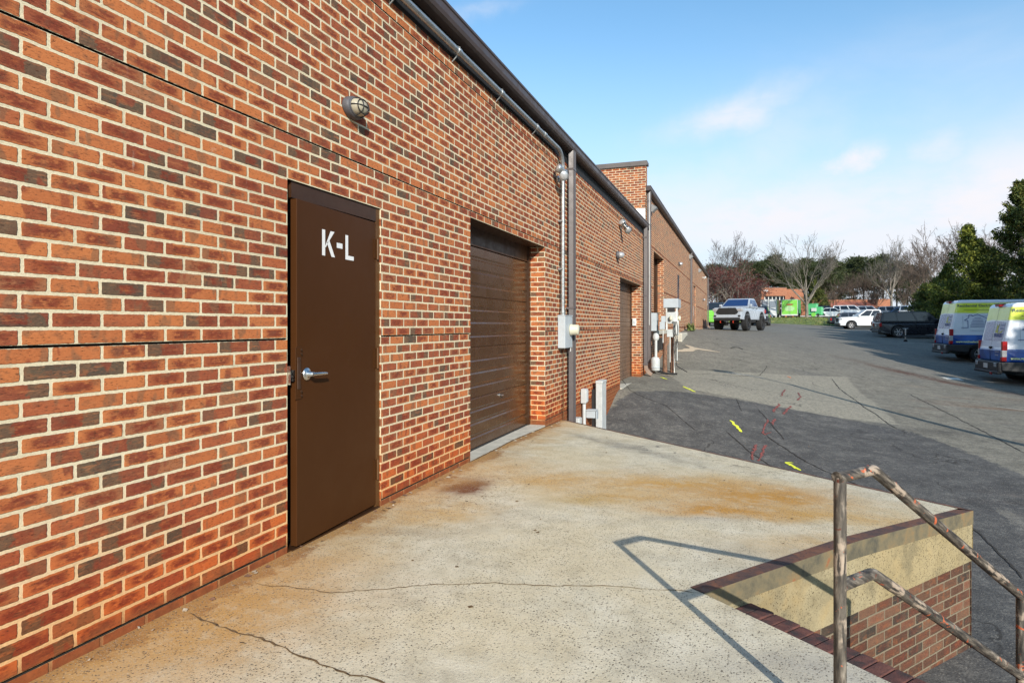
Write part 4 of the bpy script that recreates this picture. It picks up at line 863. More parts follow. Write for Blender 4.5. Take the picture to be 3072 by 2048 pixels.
# ------------------------------------------------------------------ vehicles
def arc_pts(cx, r, z0, n=7):  # wheel arch from rear to front over the wheel, along the sill
    a0 = math.asin(max(-.99, min(.99, z0 / r))) if r > z0 else 0
    return [(cx - r * math.cos(t), r * math.sin(t)) for t in [a0 + (math.pi - 2 * a0) * k / n for k in range(n + 1)]]
def xz_prism(mb, poly, hw, m, hwf=None):
    f = hwf or (lambda x, z: hw); n = len(poly)
    vs = [(x, -f(x, z), z) for x, z in poly] + [(x, f(x, z), z) for x, z in poly]
    mb.raw(vs, [tuple(range(n)), tuple(range(2 * n - 1, n - 1, -1))] + [(i, n + i, n + (i + 1) % n, (i + 1) % n) for i in range(n)], m)
def wheel(root, x, y, r, wd, rim, side_):
    T = Matrix.Translation((x, y, r)) @ Matrix.Rotation(R(-90) * side_, 4, 'X')
    mb = MB(); mb.lathe([(r * .60, -wd / 2), (r * .93, -wd / 2), (r, -wd * .36), (r, wd * .36), (r * .93, wd / 2), (r * .62, wd / 2), (r * .60, wd * .3)], 'tyre', 28, T)
    if r > .45:
        for k in range(24): mb.box(r * .97, r * 1.02, -.04, .04, -wd * .42, wd * .42, 'tyre', T @ Matrix.Rotation(R(15 * k), 4, 'Z'))
    o = mb.build('wheel', root)
    h = MB(); h.lathe([(0.01, -wd * .1), (r * .61, -wd * .1), (r * .63, wd * .46), (r * .57, wd * .46), (r * .55, wd * .15), (r * .05, wd * .15)], rim, 28, T)
    for k in range(6): h.box(r * .06, r * .56, -r * .07, r * .07, wd * .15, wd * .36, rim, T @ Matrix.Rotation(R(60 * k), 4, 'Z'))
    h.lathe([(.01, wd * .15), (r * .14, wd * .15), (r * .12, wd * .4), (.01, wd * .4)], rim, 12, T); h.build('rim', o)
def car(kind, name, label, cat, p, az, pt, group=None, L=4.8, Wd=1.9, H=1.75, hf=None, wr=.37, clear=.28, wb=2.9, lift=0.0, glass='glass', rim='rim', bump='trim', tw=.25, detail=True, flip=False):
    r = empty(name, p, math.radians(90 - az), label, cat, group)
    x0, x1 = -L / 2, L / 2; fx = x1 - L * .19; rx = fx - wb; za = wr + .09
    hood = (hf or {'sedan': .58, 'suv': .62, 'pickup': .62}[kind]) * (H - lift) + lift; belt = hood + .05
    hw = Wd / 2; sill = clear + lift
    if kind == 'pickup': rearz, rbelt = hood + .0, hood + .02
    elif kind == 'suv': rearz, rbelt = hood + .02, hood + .06
    else: rearz, rbelt = hood + .04, hood + .06
    ra = wr * 1.16 + lift * .25
    sh = lambda pts: [(x, z + wr + lift * .5) for x, z in pts]
    zr = sill - wr - lift * .5
    poly = [(x0 + .06, sill + .08)] + [(x, z) for x, z in sh(arc_pts(rx, ra, zr))] + [(x, z) for x, z in sh(arc_pts(fx, ra, zr))] + [(x1 - .10, sill + .02), (x1 - .01, sill + .15), (x1, sill + .32), (x1 - .05, hood - .12), (x1 - .18, hood - .03), (x1 - L * .26 - .05, hood + .05)]
    if kind == 'pickup': poly += [(x1 - L * .27, belt), (x0 + L * .33, belt), (x0 + .02, belt), (x0, belt - .06), (x0, sill + .3)]
    elif kind == 'suv': poly += [(x1 - L * .28, belt), (x0 + .12, rbelt), (x0 + .02, rbelt - .12), (x0, sill + .4), (x0 + .02, sill + .25)]
    else: poly += [(x1 - L * .28, belt), (x0 + L * .17, rbelt), (x0 + .05, rbelt - .02), (x0, rbelt - .14), (x0, sill + .35), (x0 + .03, sill + .2)]
    mb = MB(); fl = lambda x, z: hw * (1 - .035 * max(0, (z - sill - .5 * (belt - sill)) / (belt - sill) * 2)) * (1 - .10 * max(0, (abs(x) - L / 2 + .35) / .35) ** 2)
    xz_prism(mb, poly, hw, pt, fl)
    body = mb.build('body', r, fixn=True)
    md = body.modifiers.new('edge', 'BEVEL'); md.width = .035; md.segments = 2; md.limit_method = 'ANGLE'; md.angle_limit = R(35)
    mb = MB(); mb.box(x0 + .3, x1 - .3, -hw * .72, hw * .72, sill - .06, sill + .25, 'trim')
    for xx in (rx, fx): mb.box(xx - .05, xx + .05, -hw + .1, hw - .1, wr - .05, wr + .05, 'trim'); mb.box(xx - ra, xx + ra, -hw * .97, hw * .97, sill + .2, sill + .25 + .1, 'trim') if False else None
    mb.build('chassis', r)
    if kind == 'pickup': c = [(x1 - L * .27, belt), (x1 - L * .42, H - .05), (x1 - L * .44, H), (x0 + L * .39, H), (x0 + L * .355, H - .05), (x0 + L * .335, belt)]
    elif kind == 'suv': c = [(x1 - L * .27, belt), (x1 - L * .39, H - .06), (x1 - L * .42, H - .01), (x0 + L * .3, H), (x0 + .30, H - .03), (x0 + .22, H - .10), (x0 + .06, rbelt)]
    else: c = [(x1 - L * .28, belt), (x1 - L * .43, H - .03), (x1 - L * .48, H), (x0 + L * .33, H), (x0 + L * .28, H - .04), (x0 + L * .13, rbelt)]
    ins = .21
    chw = lambda x, z: hw * (.955 - ins * max(0, (z - belt)) / (H - belt))
    mb = MB(); xz_prism(mb, c, hw, pt, chw); cb = mb.build('cabin', r, fixn=True)
    md = cb.modifiers.new('edge', 'BEVEL'); md.width = .03; md.segments = 2; md.limit_method = 'ANGLE'; md.angle_limit = R(30)
    fr_, rr_ = c[0], c[-1]; ft, rt = c[1], c[-2]; zw0, zw1 = belt + .05, H - .09
    def onl(a, b, z): t = (z - a[1]) / (b[1] - a[1]); return a[0] + (b[0] - a[0]) * t
    xf0, xf1 = onl(fr_, ft, zw0) - .12, onl(fr_, ft, zw1) - .10; xr0, xr1 = onl(rr_, rt, zw0) + .10, onl(rr_, rt, zw1) + .08
    cuts = [0, .5, 1] if kind != 'suv' else [0, .36, .72, 1]
    for s_ in (-1, 1):
        for a, b in zip(cuts[:-1], cuts[1:]):
            g = .018; lx = lambda t, z: (xf0 + (xr0 - xf0) * t) if z == zw0 else (xf1 + (xr1 - xf1) * t)
            q = [(lx(a + g, zw0), zw0), (lx(b - g, zw0), zw0), (lx(b - g, zw1), zw1), (lx(a + g, zw1), zw1)]
            mb = MB(); mb.raw([(x, s_ * (chw(x, z) + .006), z) for x, z in q], [(0, 1, 2, 3)], glass); mb.build('window', r)
        mb = MB(); mb.rbox(xf0 - .12, xf0 + .06, s_ * (hw + .02) - .09, s_ * (hw + .02) + .09, belt + .02, belt + .19, pt if kind != 'sedan' else 'trim', .04); mb.build('mirror', r)
        mb = MB(); mb.rbox(x1 - .30, x1 + .012, s_ * (hw - .20) - .19, s_ * (hw - .20) + .17, hood - .28, hood - .09, 'clearlens', .03); mb.build('headlight', r)
        mb = MB(); mb.rbox(x0 - .01, x0 + .14, s_ * (hw - .13) - .12, s_ * (hw - .13) + .10, rbelt - .36, rbelt - .10, 'redlens', .025); mb.build('taillight', r)
        for t in (.40, .80):
            mb = MB(); xx = xf0 + (xr0 - xf0) * t; mb.rbox(xx - .09, xx + .09, s_ * (hw - .01) - .02, s_ * (hw - .01) + .02, belt - .13, belt - .10, 'trim' if pt != 'p_white' else pt, .006); mb.build('door_handle', r)
    mb = MB(); z0_, z1_ = belt + .05, H - .07
    for (a, b, nm) in ((fr_, ft, 'windscreen'), (rr_, rt, 'rear_window')):
        mb = MB(); sg = 1 if nm == 'windscreen' else -1; xa, xb_ = onl(a, b, z0_), onl(a, b, z1_)
        mb.raw([(xa + sg * .008, -chw(xa, z0_) + .08, z0_ + .004), (xa + sg * .008, chw(xa, z0_) - .08, z0_ + .004), (xb_ + sg * .008, chw(xb_, z1_) - .07, z1_ + .004), (xb_ + sg * .008, -chw(xb_, z1_) + .07, z1_ + .004)], [(0, 1, 2, 3)], glass); mb.build(nm, r)
    mb = MB(); mb.rbox(x1 - .16, x1 + .06, -hw + .06, hw - .06, sill + .02, sill + .26, bump, .04); mb.build('front_bumper', r)
    mb = MB(); mb.rbox(x0 - .07, x0 + .12, -hw + .05, hw - .05, sill + .08, sill + .30, bump, .04); mb.build('rear_bumper', r)
    mb = MB(); mb.rbox(x1 - .08, x1 + .012, -hw * .55, hw * .55, sill + .34, hood - .07, 'black', .02); g = mb.build('grille', r)
    for k in range(3): h = MB(); zz_ = sill + .36 + (hood - sill - .5) * k / 3; h.box(x1 + .012, x1 + .018, -hw * .5, hw * .5, zz_, zz_ + .015, 'trim'); h.build('grille_bar', g)
    mb = MB(); mb.box(x0 - .012, x0 + .001, -.15, .15, rbelt - .33, rbelt - .19, 'white'); mb.build('licence_plate', r)
    if kind == 'pickup': mb = MB(); mb.box(x0 + .08, x0 + L * .33, -hw * .84, hw * .84, belt + .002, belt + .035, 'black'); mb.build('bed_cover', r)
    for s_ in (-1, 1):
        for xx in (rx, fx): wheel(r, xx, s_ * (hw - tw / 2 + .02 + (.09 if lift > .2 else 0)), wr, tw, rim, s_)
        for xx in (rx, fx):
            h = MB(); A0 = sh(arc_pts(xx, ra, zr, 10)); A1 = sh(arc_pts(xx, ra + .06, zr, 10)); ya = s_ * (fl(xx, sill + .3) + .012)
            h.raw([(a, ya, b) for a, b in A0 + A1], [(i, i + 1, 11 + i + 1, 11 + i) for i in range(10)], pt if lift else 'trim'); h.build('wheel_arch', r)
            h = MB(); h.raw([(a, yy, b) for yy in (s_ * (hw - .02), s_ * (hw - .42)) for a, b in A0], [(i, i + 1, 11 + i + 1, 11 + i) for i in range(10)], 'trim'); h.build('wheel_well', r)
    return r
tp = gz(2221, 43.5)
AZ = lambda dx, dy: math.degrees(math.atan2(dx, dy))
tk = car('pickup', 'pickup_truck', 'pale grey lifted pickup truck on huge off-road tyres by the end of the brick building', 'pickup truck', tp, AZ(-.30, -.954), 'p_silver', L=5.4, Wd=1.98, H=2.19, hf=.66, wr=.50, clear=.42, wb=3.25, lift=.30, glass='glassblue', rim='rimdark', bump='p_silver', tw=.38)
mb = MB(); T_ = Matrix(((0, 0, 1, 2.70), (1, 0, 0, 0), (0, 1, 0, 0), (0, 0, 0, 1))); mb.prism([(-.62, 1.10), (.62, 1.10), (.72, 1.22), (.55, 1.50), (-.55, 1.50), (-.72, 1.22)], 0, .045, 'black', T_); mb.build('grille_surround', tk)
mb = MB(); mb.rbox(2.45, 2.80, -.86, .86, .66, .86, 'black', .04); mb.build('skid_plate', tk)
for s_ in (-1, 1): mb = MB(); mb.rbox(2.6, 2.78, s_ * .80 - .08, s_ * .80 + .08, .90, 1.02, 'black', .02); mb.build('fog_lamp', tk)
for s_ in (-1, 1): mb = MB(); mb.tube(bend([(2.66, s_ * .42, .62), (2.84, s_ * .42, .62), (2.84, s_ * .42, .52), (2.70, s_ * .42, .52)], .05, 3), .022, 'hook', 8); mb.build('tow_hook', tk)
AX = 87
def parked(px, Z, off=0.0, az=AX):
    """centre of a vehicle whose rear is at this column and depth"""
    p = W(px, 976, Z); d = Vector((math.sin(R(az)), math.cos(R(az)))); q = p.xy + d * off; return Vector((q.x, q.y, G(q.x, q.y)))
car('suv', 'parked_suv', 'black sport utility vehicle with chrome wheels parked left of the livery vans', 'suv', parked(2628, 44.5, 2.5), AX, 'p_black', L=5.0, Wd=1.98, H=1.82, hf=.585, wr=.41, clear=.26, glass='glass')
car('suv', 'parked_suv', 'grey sport utility vehicle mostly hidden behind the black one', 'suv', parked(2622, 48.0, 2.4), AX, 'p_grey', L=4.8, Wd=1.9, H=1.72, wr=.37, clear=.25)
car('pickup', 'pickup_truck', 'white pickup truck with its nose towards the lane in the parking row', 'pickup truck', parked(2510, 63.5, 2.9), AX + 178, 'p_white', L=5.8, Wd=2.0, H=1.94, wr=.40, clear=.35, wb=3.6)
car('suv', 'parked_car', 'dark blue hatchback beyond the white pickup truck with red tail lamps', 'car', parked(2512, 68, 2.2), AX, 'p_navy', L=4.5, Wd=1.85, H=1.55, wr=.34, clear=.2)
car('sedan', 'parked_car', 'black sedan at the far end of the near parking row', 'car', parked(2487, 71.5, 2.35), AX, 'p_black', L=4.7, Wd=1.85, H=1.45, wr=.34, clear=.2)
FAR = 'vehicles parked before the far building'
for kind, nm, lb, px, Z, pt, az, L_, H_ in [('pickup', 'pickup_truck', 'dark pickup truck behind the silver truck with its red tail lamp showing left of it', 2150, 60, 'p_black', 2, 5.5, 2.15),
        ('pickup', 'pickup_truck', 'dark pickup truck nose poking out right of the silver truck bed', 2280, 66, 'p_black', 185, 5.5, 2.0),
        ('suv', 'parked_suv', 'dark sport utility vehicle right of the green machine near the awning', 2478, 93, 'p_black', 100, 4.8, 1.8),
        ('sedan', 'parked_car', 'white car in front of the dark vehicle near the awning', 2500, 90, 'p_white', 100, 4.6, 1.5),
        ('suv', 'parked_suv', 'white sport utility vehicle with black windows under the brick awning', 2552, 90, 'p_white', 95, 4.9, 1.85),
        ('suv', 'parked_suv', 'silver sport utility vehicle right of the white one under the awning', 2605, 90, 'p_silver', 95, 4.7, 1.75),
        ('suv', 'parked_suv', 'grey vehicle roof seen just right of the pale bare trunk', 2690, 84, 'p_grey', 95, 4.7, 1.75),
        ('sedan', 'parked_car', 'blue car roof seen between the bare trunk and the dark juniper', 2712, 82, 'p_blue', 95, 4.6, 1.6),
        ('suv', 'parked_suv', 'white vehicle roof showing above the black one next to the juniper', 2758, 80, 'p_white', 95, 4.8, 1.9)]:
    car(kind, nm, lb, 'pickup truck' if kind == 'pickup' else 'car', gz(px, Z), az, pt, FAR if Z > 75 else None, L=L_, H=H_, clear=.28)

r = empty('utility_trailer', parked(2722, 38.5, 1.6), R(90 - AX), 'dark low trailer with drawbar and upright jack in front of the black vehicle', 'trailer')
mb = MB(); mb.tube([(-2.0, 0, .42), (-.4, .5, .42)], .035, 'trim', 6); mb.tube([(-2.0, 0, .42), (-.4, -.5, .42)], .035, 'trim', 6); mb.rbox(-2.15, -1.95, -.06, .06, .38, .5, 'spout_side', .02); mb.build('drawbar', r)
mb = MB(); mb.tube([(-1.7, 0, .05), (-1.7, 0, .85)], .035, 'galv', 8); mb.tube([(-1.85, 0, .86), (-1.55, 0, .86)], .02, 'galv', 6); mb.lathe([(.0, -.05), (.1, -.05), (.1, .05), (0, .05)], 'tyre', 12, Matrix.Translation((-1.7, 0, .1)) @ Matrix.Rotation(R(90), 4, 'X')); mb.build('jack', r)
mb = MB(); mb.rbox(-.4, 3.0, -.8, .8, .38, .5, 'trim', .02); mb.build('bed', r)
for s_ in (-1, 1): wheel(r, 1.4, s_ * .9, .33, .2, 'rim', s_)
# ---- vans
def livery():
    m, N = newmat('white van with yellow and blue bands'); co = N.n('ShaderNodeTexCoord', None, 3); x, y, z = N.sep(co)
    zz_ = N.add(z, N.mul(N.sub(N.noise(co, .9, 2), .5), .10))
    yel = N.mix(N.sm(N.noise(co, 1.2, 3), .4, .6), (.62, .72, .03), (.80, .86, .16))
    c = N.mix(N.sm(zz_, 2.12, 2.20), (.66, .70, .76), yel); c = N.mix(N.sm(z, 2.60, 2.62), c, (.66, .70, .76))
    blue = N.mix(N.sm(N.noise(co, 2.0, 3), .4, .6), (.005, .05, .26), (.010, .10, .42))
    c = N.mix(N.sm(z, 1.205, 1.19), c, blue)
    finish(N, c, .3, 0, None, 0, 1, .5, None, .5); return m
M['livery'] = livery(); M['darkblue_ink'] = pbr('blue ink', (.03, .06, .22), .5); M['darkink'] = pbr('dark lettering', (.06, .08, .10), .5); M['palegreen'] = pbr('pale yellow lettering', (.70, .76, .35), .5)
M['rearglass'] = pbr('printed rear glass', (.36, .37, .50), .25, 0, .08, 3.0); M['boltyellow'] = pbr('yellow print', (.50, .48, .05), .45)
def van(label, p, az):
    r = empty('service_van', p, R(90 - az), label, 'van', 'two liveried service vans')
    L_, H_, hw = 5.98, 2.75, 1.03; x0, x1 = -L_ / 2, L_ / 2; wr = .36; rx, fx = x0 + 1.15, x0 + 1.15 + 3.75; sh = lambda pts: [(x, z + wr) for x, z in pts]; sl = .42
    poly = [(x0 + .02, .76), (rx - .6, .76)] + [(fx + .6, .76), (x1 - .03, .76), (x1, 1.0), (x1 - .25, 1.22), (x1 - .95, 1.45), (x1 - 1.75, 2.45), (x1 - 2.15, 2.68), (x1 - 2.5, H_), (x0 + .42, H_), (x0 + .30, 2.66), (x0 + .03, 1.25), (x0, 1.15)]
    f = lambda x, z: hw * (1 - .11 * max(0, (z - 1.2) / 1.55)) * (1 - .06 * max(0, (-x - L_ / 2 + .25) / .25) ** 2)
    # dense body: split into levels so sides stay smooth
    mb = MB(); xz_prism(mb, poly, hw, 'livery', f); b = mb.build('body', r, fixn=True)
    md = b.modifiers.new('edge', 'BEVEL'); md.width = .07; md.segments = 3; md.limit_method = 'ANGLE'; md.angle_limit = R(30)
    lower = [(x0 - .03, sl + .05)] + sh(arc_pts(rx, .45, sl - wr)) + sh(arc_pts(fx, .45, sl - wr)) + [(x1, sl), (x1 + .03, .77), (x0 - .06, .77)]
    mb = MB(); xz_prism(mb, lower, hw + .012, 'trim'); o = mb.build('lower_cladding', r, fixn=True); md = o.modifiers.new('edge', 'BEVEL'); md.width = .04; md.segments = 2; md.limit_method = 'ANGLE'
    mb = MB(); mb.rbox(x0 - .12, x0 + .02, -hw + .02, hw - .02, .40, .78, 'trim', .05); mb.rbox(x0 - .15, x0, -hw + .04, hw - .04, .36, .46, 'trim', .03); bp_ = mb.build('rear_bumper', r)
    mb = MB(); mb.box(x0 - .135, x0 - .122, -.17, .17, .53, .69, 'white'); mb.build('licence_plate', bp_)
    for s_ in (-1, 1): mb = MB(); mb.rbox(x0 - .14, x0 - .11, s_ * .78 - .09, s_ * .78 + .09, .60, .73, 'clearlens', .01); mb.build('reflector', bp_)
    mb = MB(); mb.rbox(x0 - .165, x0 - .12, -.56, -.42, .33, .42, 'redlens', .01); mb.build('tow_light', bp_)
    for s_ in (-1, 1):
        for xx in (rx, fx): wheel(r, xx, s_ * (hw - .13), wr, .24, 'rim', s_)
        ya = s_ * (hw + .004)
        mb = MB(); T = Matrix.Rotation(0, 4, 'Z')
        for (a, b_, mm) in ((.80, .94, 'redlens'), (.94, 1.16, 'clearlens'), (1.16, 1.46, 'redlens')):
            mb.rbox(x0 - .03 + (a - .8) * .06, x0 + .11 + (a - .8) * .06, min(s_ * (hw - .12), s_ * (hw + (.015 if s_ < 0 else -.04))), max(s_ * (hw - .12), s_ * (hw + (.015 if s_ < 0 else -.04))), a, b_, mm, .012)
        mb.build('taillight', r)
        mb = MB(); xa, xb_ = x1 - 1.65, x1 - .95; yy = lambda z: s_ * (f(0, z) + .004)
        mb.raw([(x1 - 2.0, yy(1.5), 1.5), (x1 - 1.05, yy(1.5), 1.5), (x1 - 1.65, yy(2.2), 2.2), (x1 - 2.0, yy(2.25), 2.25)], [(0, 1, 2, 3)], 'glass'); mb.build('window', r)
        mb = MB(); mb.rbox(x1 - 1.3, x1 - 1.1, s_ * 1.22 - .12, s_ * 1.22 + .12, 1.5, 1.9, 'trim', .04); mb.build('mirror', r)
        mb = MB(); mb.rbox(x1 - .35, x1 - .06, s_ * .8 - .18, s_ * .8 + .15, 1.0, 1.28, 'clearlens', .04); mb.build('headlight', r)
    mb = MB(); mb.raw([(x1 - .93, -.86, 1.50), (x1 - .93, .86, 1.50), (x1 - 1.66, .80, 2.40), (x1 - 1.66, -.80, 2.40)], [(0, 1, 2, 3)], 'glass'); mb.build('windscreen', r)
    rxf = lambda z: x0 + .03 + (z - 1.25) * (.27 / 1.41)
    mb = MB(); mb.rbox(rxf(2.7) - .10, rxf(2.7) + .12, -.17, .17, 2.64, 2.72, 'redlens', .02); mb.rbox(rxf(2.7) - .11, rxf(2.7) + .12, -.19, .19, 2.71, 2.745, 'trim', .012); mb.build('brake_light', r)
    for s_ in (-1, 1):      # two rear doors with printed glass
        mb = MB(); q = [(.06, 1.47), (.74, 1.47), (.80, 1.56), (.78, 2.10), (.06, 2.14)]
        mb.raw([(rxf(z) - .006, s_ * y, z) for y, z in q], [tuple(range(5)) if s_ < 0 else tuple(range(5))[::-1]], 'rearglass'); mb.build('rear_window', r)
    mb = MB(); mb.box(x0 - .0, x0 + .03, -.006, .006, .8, 1.24, 'trim'); mb.rbox(x0 - .03, x0 + .04, -.12, .02, 1.20, 1.27, 'trim', .01)
    mb.raw([(rxf(z) - .004, y, z) for y, z in ((-.006, 1.26), (.006, 1.26), (.006, 2.62), (-.006, 2.62))], [(0, 1, 2, 3)], 'trim'); mb.build('door_seam', r)
    # side panel lines
    mb = MB(); ys = lambda z, o_=.004: -(f(0, z) + o_)
    def line(mb, pts, wd, m_, o_=.006):
        for (a, b_), (c_, d_) in zip(pts[:-1], pts[1:]):
            e = Vector((c_ - a, d_ - b_)).normalized(); n_ = Vector((-e.y, e.x)) * wd / 2; e = e * wd * .4
            q = [(a - e.x + n_.x, b_ - e.y + n_.y), (c_ + e.x + n_.x, d_ + e.y + n_.y), (c_ + e.x - n_.x, d_ + e.y - n_.y), (a - e.x - n_.x, b_ - e.y - n_.y)]
            mb.raw([(x, ys(z, o_), z) for x, z in q], [(0, 1, 2, 3)], m_)
    line(mb, [(x0 + .55, 2.30), (x1 - 2.3, 2.30)], .014, 'trim'); line(mb, [(x0 + .62, 2.04), (x0 + 2.4, 2.04)], .008, 'p_grey'); line(mb, [(x0 + .50, 1.45), (x0 + .50, 2.04)], .008, 'p_grey'); line(mb, [(x0 + .75, 1.40), (x0 + 2.4, 1.38)], .012, 'p_grey')
    mb.build('panel_seam', r)
    mb = MB(); hx = x0 + 1.06
    line(mb, [(hx - .62, 1.52), (hx - .37, 1.52), (hx - .37, 1.83), (hx - .50, 1.85), (hx - .33, 1.97), (hx - .33, 2.08), (hx - .21, 2.08), (hx - .21, 2.03), (hx, 2.12), (hx + .46, 1.86), (hx + .30, 1.83), (hx + .30, 1.52), (hx + .60, 1.52)], .020, 'darkblue_ink', .008)
    for k in range(7): ww = (.12, .19, .2, .24, .24, .28, .28)[k]; line(mb, [(hx - ww, 1.95 - k * .065), (hx + ww, 1.95 - k * .065)], .015, 'darkblue_ink', .008)
    mb.build('house_logo', r)
    TS = lambda x, z: Matrix(((1, 0, 0, x), (0, 0, 0, ys(z + .1, .010)), (0, 1, 0, z), (0, 0, 0, 1)))
    mb = MB(); text_raw(mb, 'Residential Electrical', .165, 'darkink', TS(x0 + .30, 2.44), bold=.003, xs=1.04); mb.build('lettering', r)
    mb = MB(); text_raw(mb, 'www.gottheelectric.com', .125, 'palegreen', TS(x0 + .22, .86), bold=.004, xs=.95); mb.build('lettering', r)
    TR = lambda y, z: Matrix(((0, .19, 0, rxf(z) - .012), (-1, 0, 0, y), (0, .98, 0, z), (0, 0, 0, 1)))
    mb = MB(); text_raw(mb, '980-500-BEST', .17, 'darkblue_ink', TR(-.06, 1.60), bold=.006, xs=.70); mb.build('lettering', r); mb = MB(); text_raw(mb, 'Electrical', .12, 'darkblue_ink', TR(-.42, 1.97), xs=.75); mb.build('lettering', r); mb = MB(); text_raw(mb, 'Services', .11, 'darkblue_ink', TR(-.42, 1.86), xs=.8); mb.build('lettering', r)
    mb = MB(); q = [(.40, 1.76), (.76, 1.85), (.60, 1.78), (.66, 1.76), (.34, 1.70), (.48, 1.75)]
    mb.raw([(rxf(z) - .012, -y, z) for y, z in q], [(0, 1, 2, 3, 4, 5)], 'boltyellow')
    mb.raw([(rxf(z) - .012, -y, z) for y, z in ((.10, 1.76), (.36, 1.72), (.30, 1.88), (.34, 2.08), (.22, 1.95), (.14, 2.05), (.16, 1.88))], [tuple(range(7))], 'boltyellow'); mb.build('bolt_logo', r)
    mb = MB(); text_raw(mb, 'Licensed', .09, 'letter', Matrix(((0, 0, 0, x0 - .004), (-1, 0, 0, -.42), (0, 1, 0, 1.08), (0, 0, 0, 1)))); mb.build('lettering', r); mb = MB(); text_raw(mb, 'Insured', .09, 'letter', Matrix(((0, 0, 0, x0 - .004), (-1, 0, 0, -.42), (0, 1, 0, .97), (0, 0, 0, 1)))); mb.build('lettering', r)
    mb = MB(); mb.box(x0 + .5, x1 - 1, -.7, .7, .32, .6, 'trim'); mb.build('chassis', r)
    return r
def van_at(px, Z, label, az):
    p = W(px, 976, Z).xy; d = Vector((math.sin(R(az)), math.cos(R(az)))); rt = Vector((d.y, -d.x)); c = p + d * 2.99 - rt * 1.03
    return van(label, Vector((c.x, c.y, G(p.x, p.y))), az)
van_at(3008, 20.8, 'nearer white service van with yellow and blue bands cut off by the right edge', 88)
van_at(2850, 27.9, 'farther white service van with yellow and blue bands and house outline on its side', 88)

# ---- trailers and machine
def trailer(label, p, az, skin, sideskin, w_=2.1, L_=4.2, h_=2.15, marks=True, shiny=False):
    r = empty('box_trailer', p, R(90 - az), label, 'trailer', 'trailers on the verge')
    mb = MB(); mb.rbox(-L_ / 2, L_ / 2, -w_ / 2, w_ / 2, .48, .48 + h_, sideskin, .03); mb.build('body', r)
    for s_ in (-1, 1):
        mb = MB(); mb.box(-L_ / 2 - .02, -L_ / 2 - .001, min(s_ * .012, s_ * (w_ / 2 - .05)), max(s_ * .012, s_ * (w_ / 2 - .05)), .55, .42 + h_, skin); o = mb.build('door', r)
        h = MB(); h.tube([(-L_ / 2 - .035, s_ * .09, .5), (-L_ / 2 - .035, s_ * .09, .45 + h_)], .015, 'steel', 6); h.build('lock_rod', o)
        mb = MB(); mb.tube([(-.3, s_ * (w_ / 2 - .05), .30), (-.3, s_ * (w_ / 2 + .12), .30)], .32, 'tyre', 18); mb.build('wheel', r)
        mb = MB(); mb.rbox(-.75, .15, min(s_ * w_ / 2, s_ * (w_ / 2 + .22)), max(s_ * w_ / 2, s_ * (w_ / 2 + .22)), .60, .68, 'trim', .02); mb.build('mudguard', r)
    mb = MB(); fb = .05
    for a, b, c, d in ((-w_ / 2, w_ / 2, .42 + h_, .50 + h_), (-w_ / 2, w_ / 2, .44, .55), (-w_ / 2, -w_ / 2 + fb, .5, .5 + h_), (w_ / 2 - fb, w_ / 2, .5, .5 + h_)): mb.box(-L_ / 2 - .03, -L_ / 2 + .02, a, b, c, d, 'alu')
    mb.box(-L_ / 2 - .1, -L_ / 2, -w_ / 2, w_ / 2, .36, .46, 'alu'); mb.build('door_frame', r)
    mb = MB()
    for s_ in (-.45, .45): mb.box(-L_ / 2 - .05, -L_ / 2 + .02, s_ - .04, s_ + .04, 0, .4, 'orangepaint' if marks else 'alu')
    mb.tube([(L_ / 2, 0, .45), (L_ / 2 + 1, 0, .45)], .05, 'trim', 8); mb.build('stand', r)
    if marks:
        mb = MB(); X = -L_ / 2 - .024; 
        pts = [(.52 * math.cos(t), 1.92 + .12 * math.sin(t)) for t in [k * math.pi / 8 for k in range(16)]]
        mb.raw([(X, y, z) for y, z in pts], [tuple(range(16))], 'redpaint')
        mb.raw([(X - .003, y * .72, 1.92 + (z - 1.92) * .5) for y, z in pts], [tuple(range(16))], 'orangepaint')
        mb.build('emblem', r); mb = MB()
        for k, ww in enumerate((.35, .62, .62, .62, .45)): mb.box(X - .004, X - .001, -ww, ww, 1.62 - k * .14, 1.67 - k * .14, 'letter')
        mb.build('lettering', r)
    elif shiny:
        mb = MB()
        for s_ in (-1, 1): mb.box(-L_ / 2 - .024, -L_ / 2 - .021, min(s_ * .12, s_ * .9), max(s_ * .12, s_ * .9), 1.5, 2.4, 'p_grey'); mb.box(-L_ / 2 - .024, -L_ / 2 - .021, min(s_ * .12, s_ * .9), max(s_ * .12, s_ * .9), 1.1, 1.42, 'p_silver')
        mb.build('door_panel', r)
    return r
trailer('bright green box trailer with red oval emblem beside the bare tree', gz(2374, 90), 10, 'p_green', 'p_green2')
trailer('grey metal box trailer with dark green side left of the green one', gz(2312, 89), 9, 'alu', 'p_dkgreen', marks=False, shiny=True)
p = gz(2440, 86); r = empty('green_machine', p, R(-20), 'sea green towed restoration machine right of the bare tree trunk', 'machine')
mb = MB(); mb.rbox(-.9, .5, -.5, .5, .55, 2.0, 'p_green2', .06); mb.rbox(-1.0, .55, -.55, .55, 1.98, 2.08, 'p_green2', .03); mb.build('housing', r)
mb = MB(); mb.rbox(.3, 1.2, -.6, .4, .5, 1.6, 'p_green2', .08); mb.rbox(-.1, .55, -.68, -.5, 1.0, 1.45, 'white', .02); mb.build('engine_cover', r)
mb = MB(); mb.tube([(.2, -.75, .55), (.2, -.6, .55)], .28, 'p_green', 18); mb.tube([(.75, -.7, .5), (.75, -.6, .5)], .2, 'black', 18); mb.build('wheel', r)
mb = MB(); mb.box(-1.5, 1.9, -.7, .6, .30, .42, 'alu'); mb.build('trailer_bed', r)
p = gz(2136, 58); r = empty('green_car', p, R(80), 'small bright green car partly hidden left of the silver pickup', 'car')
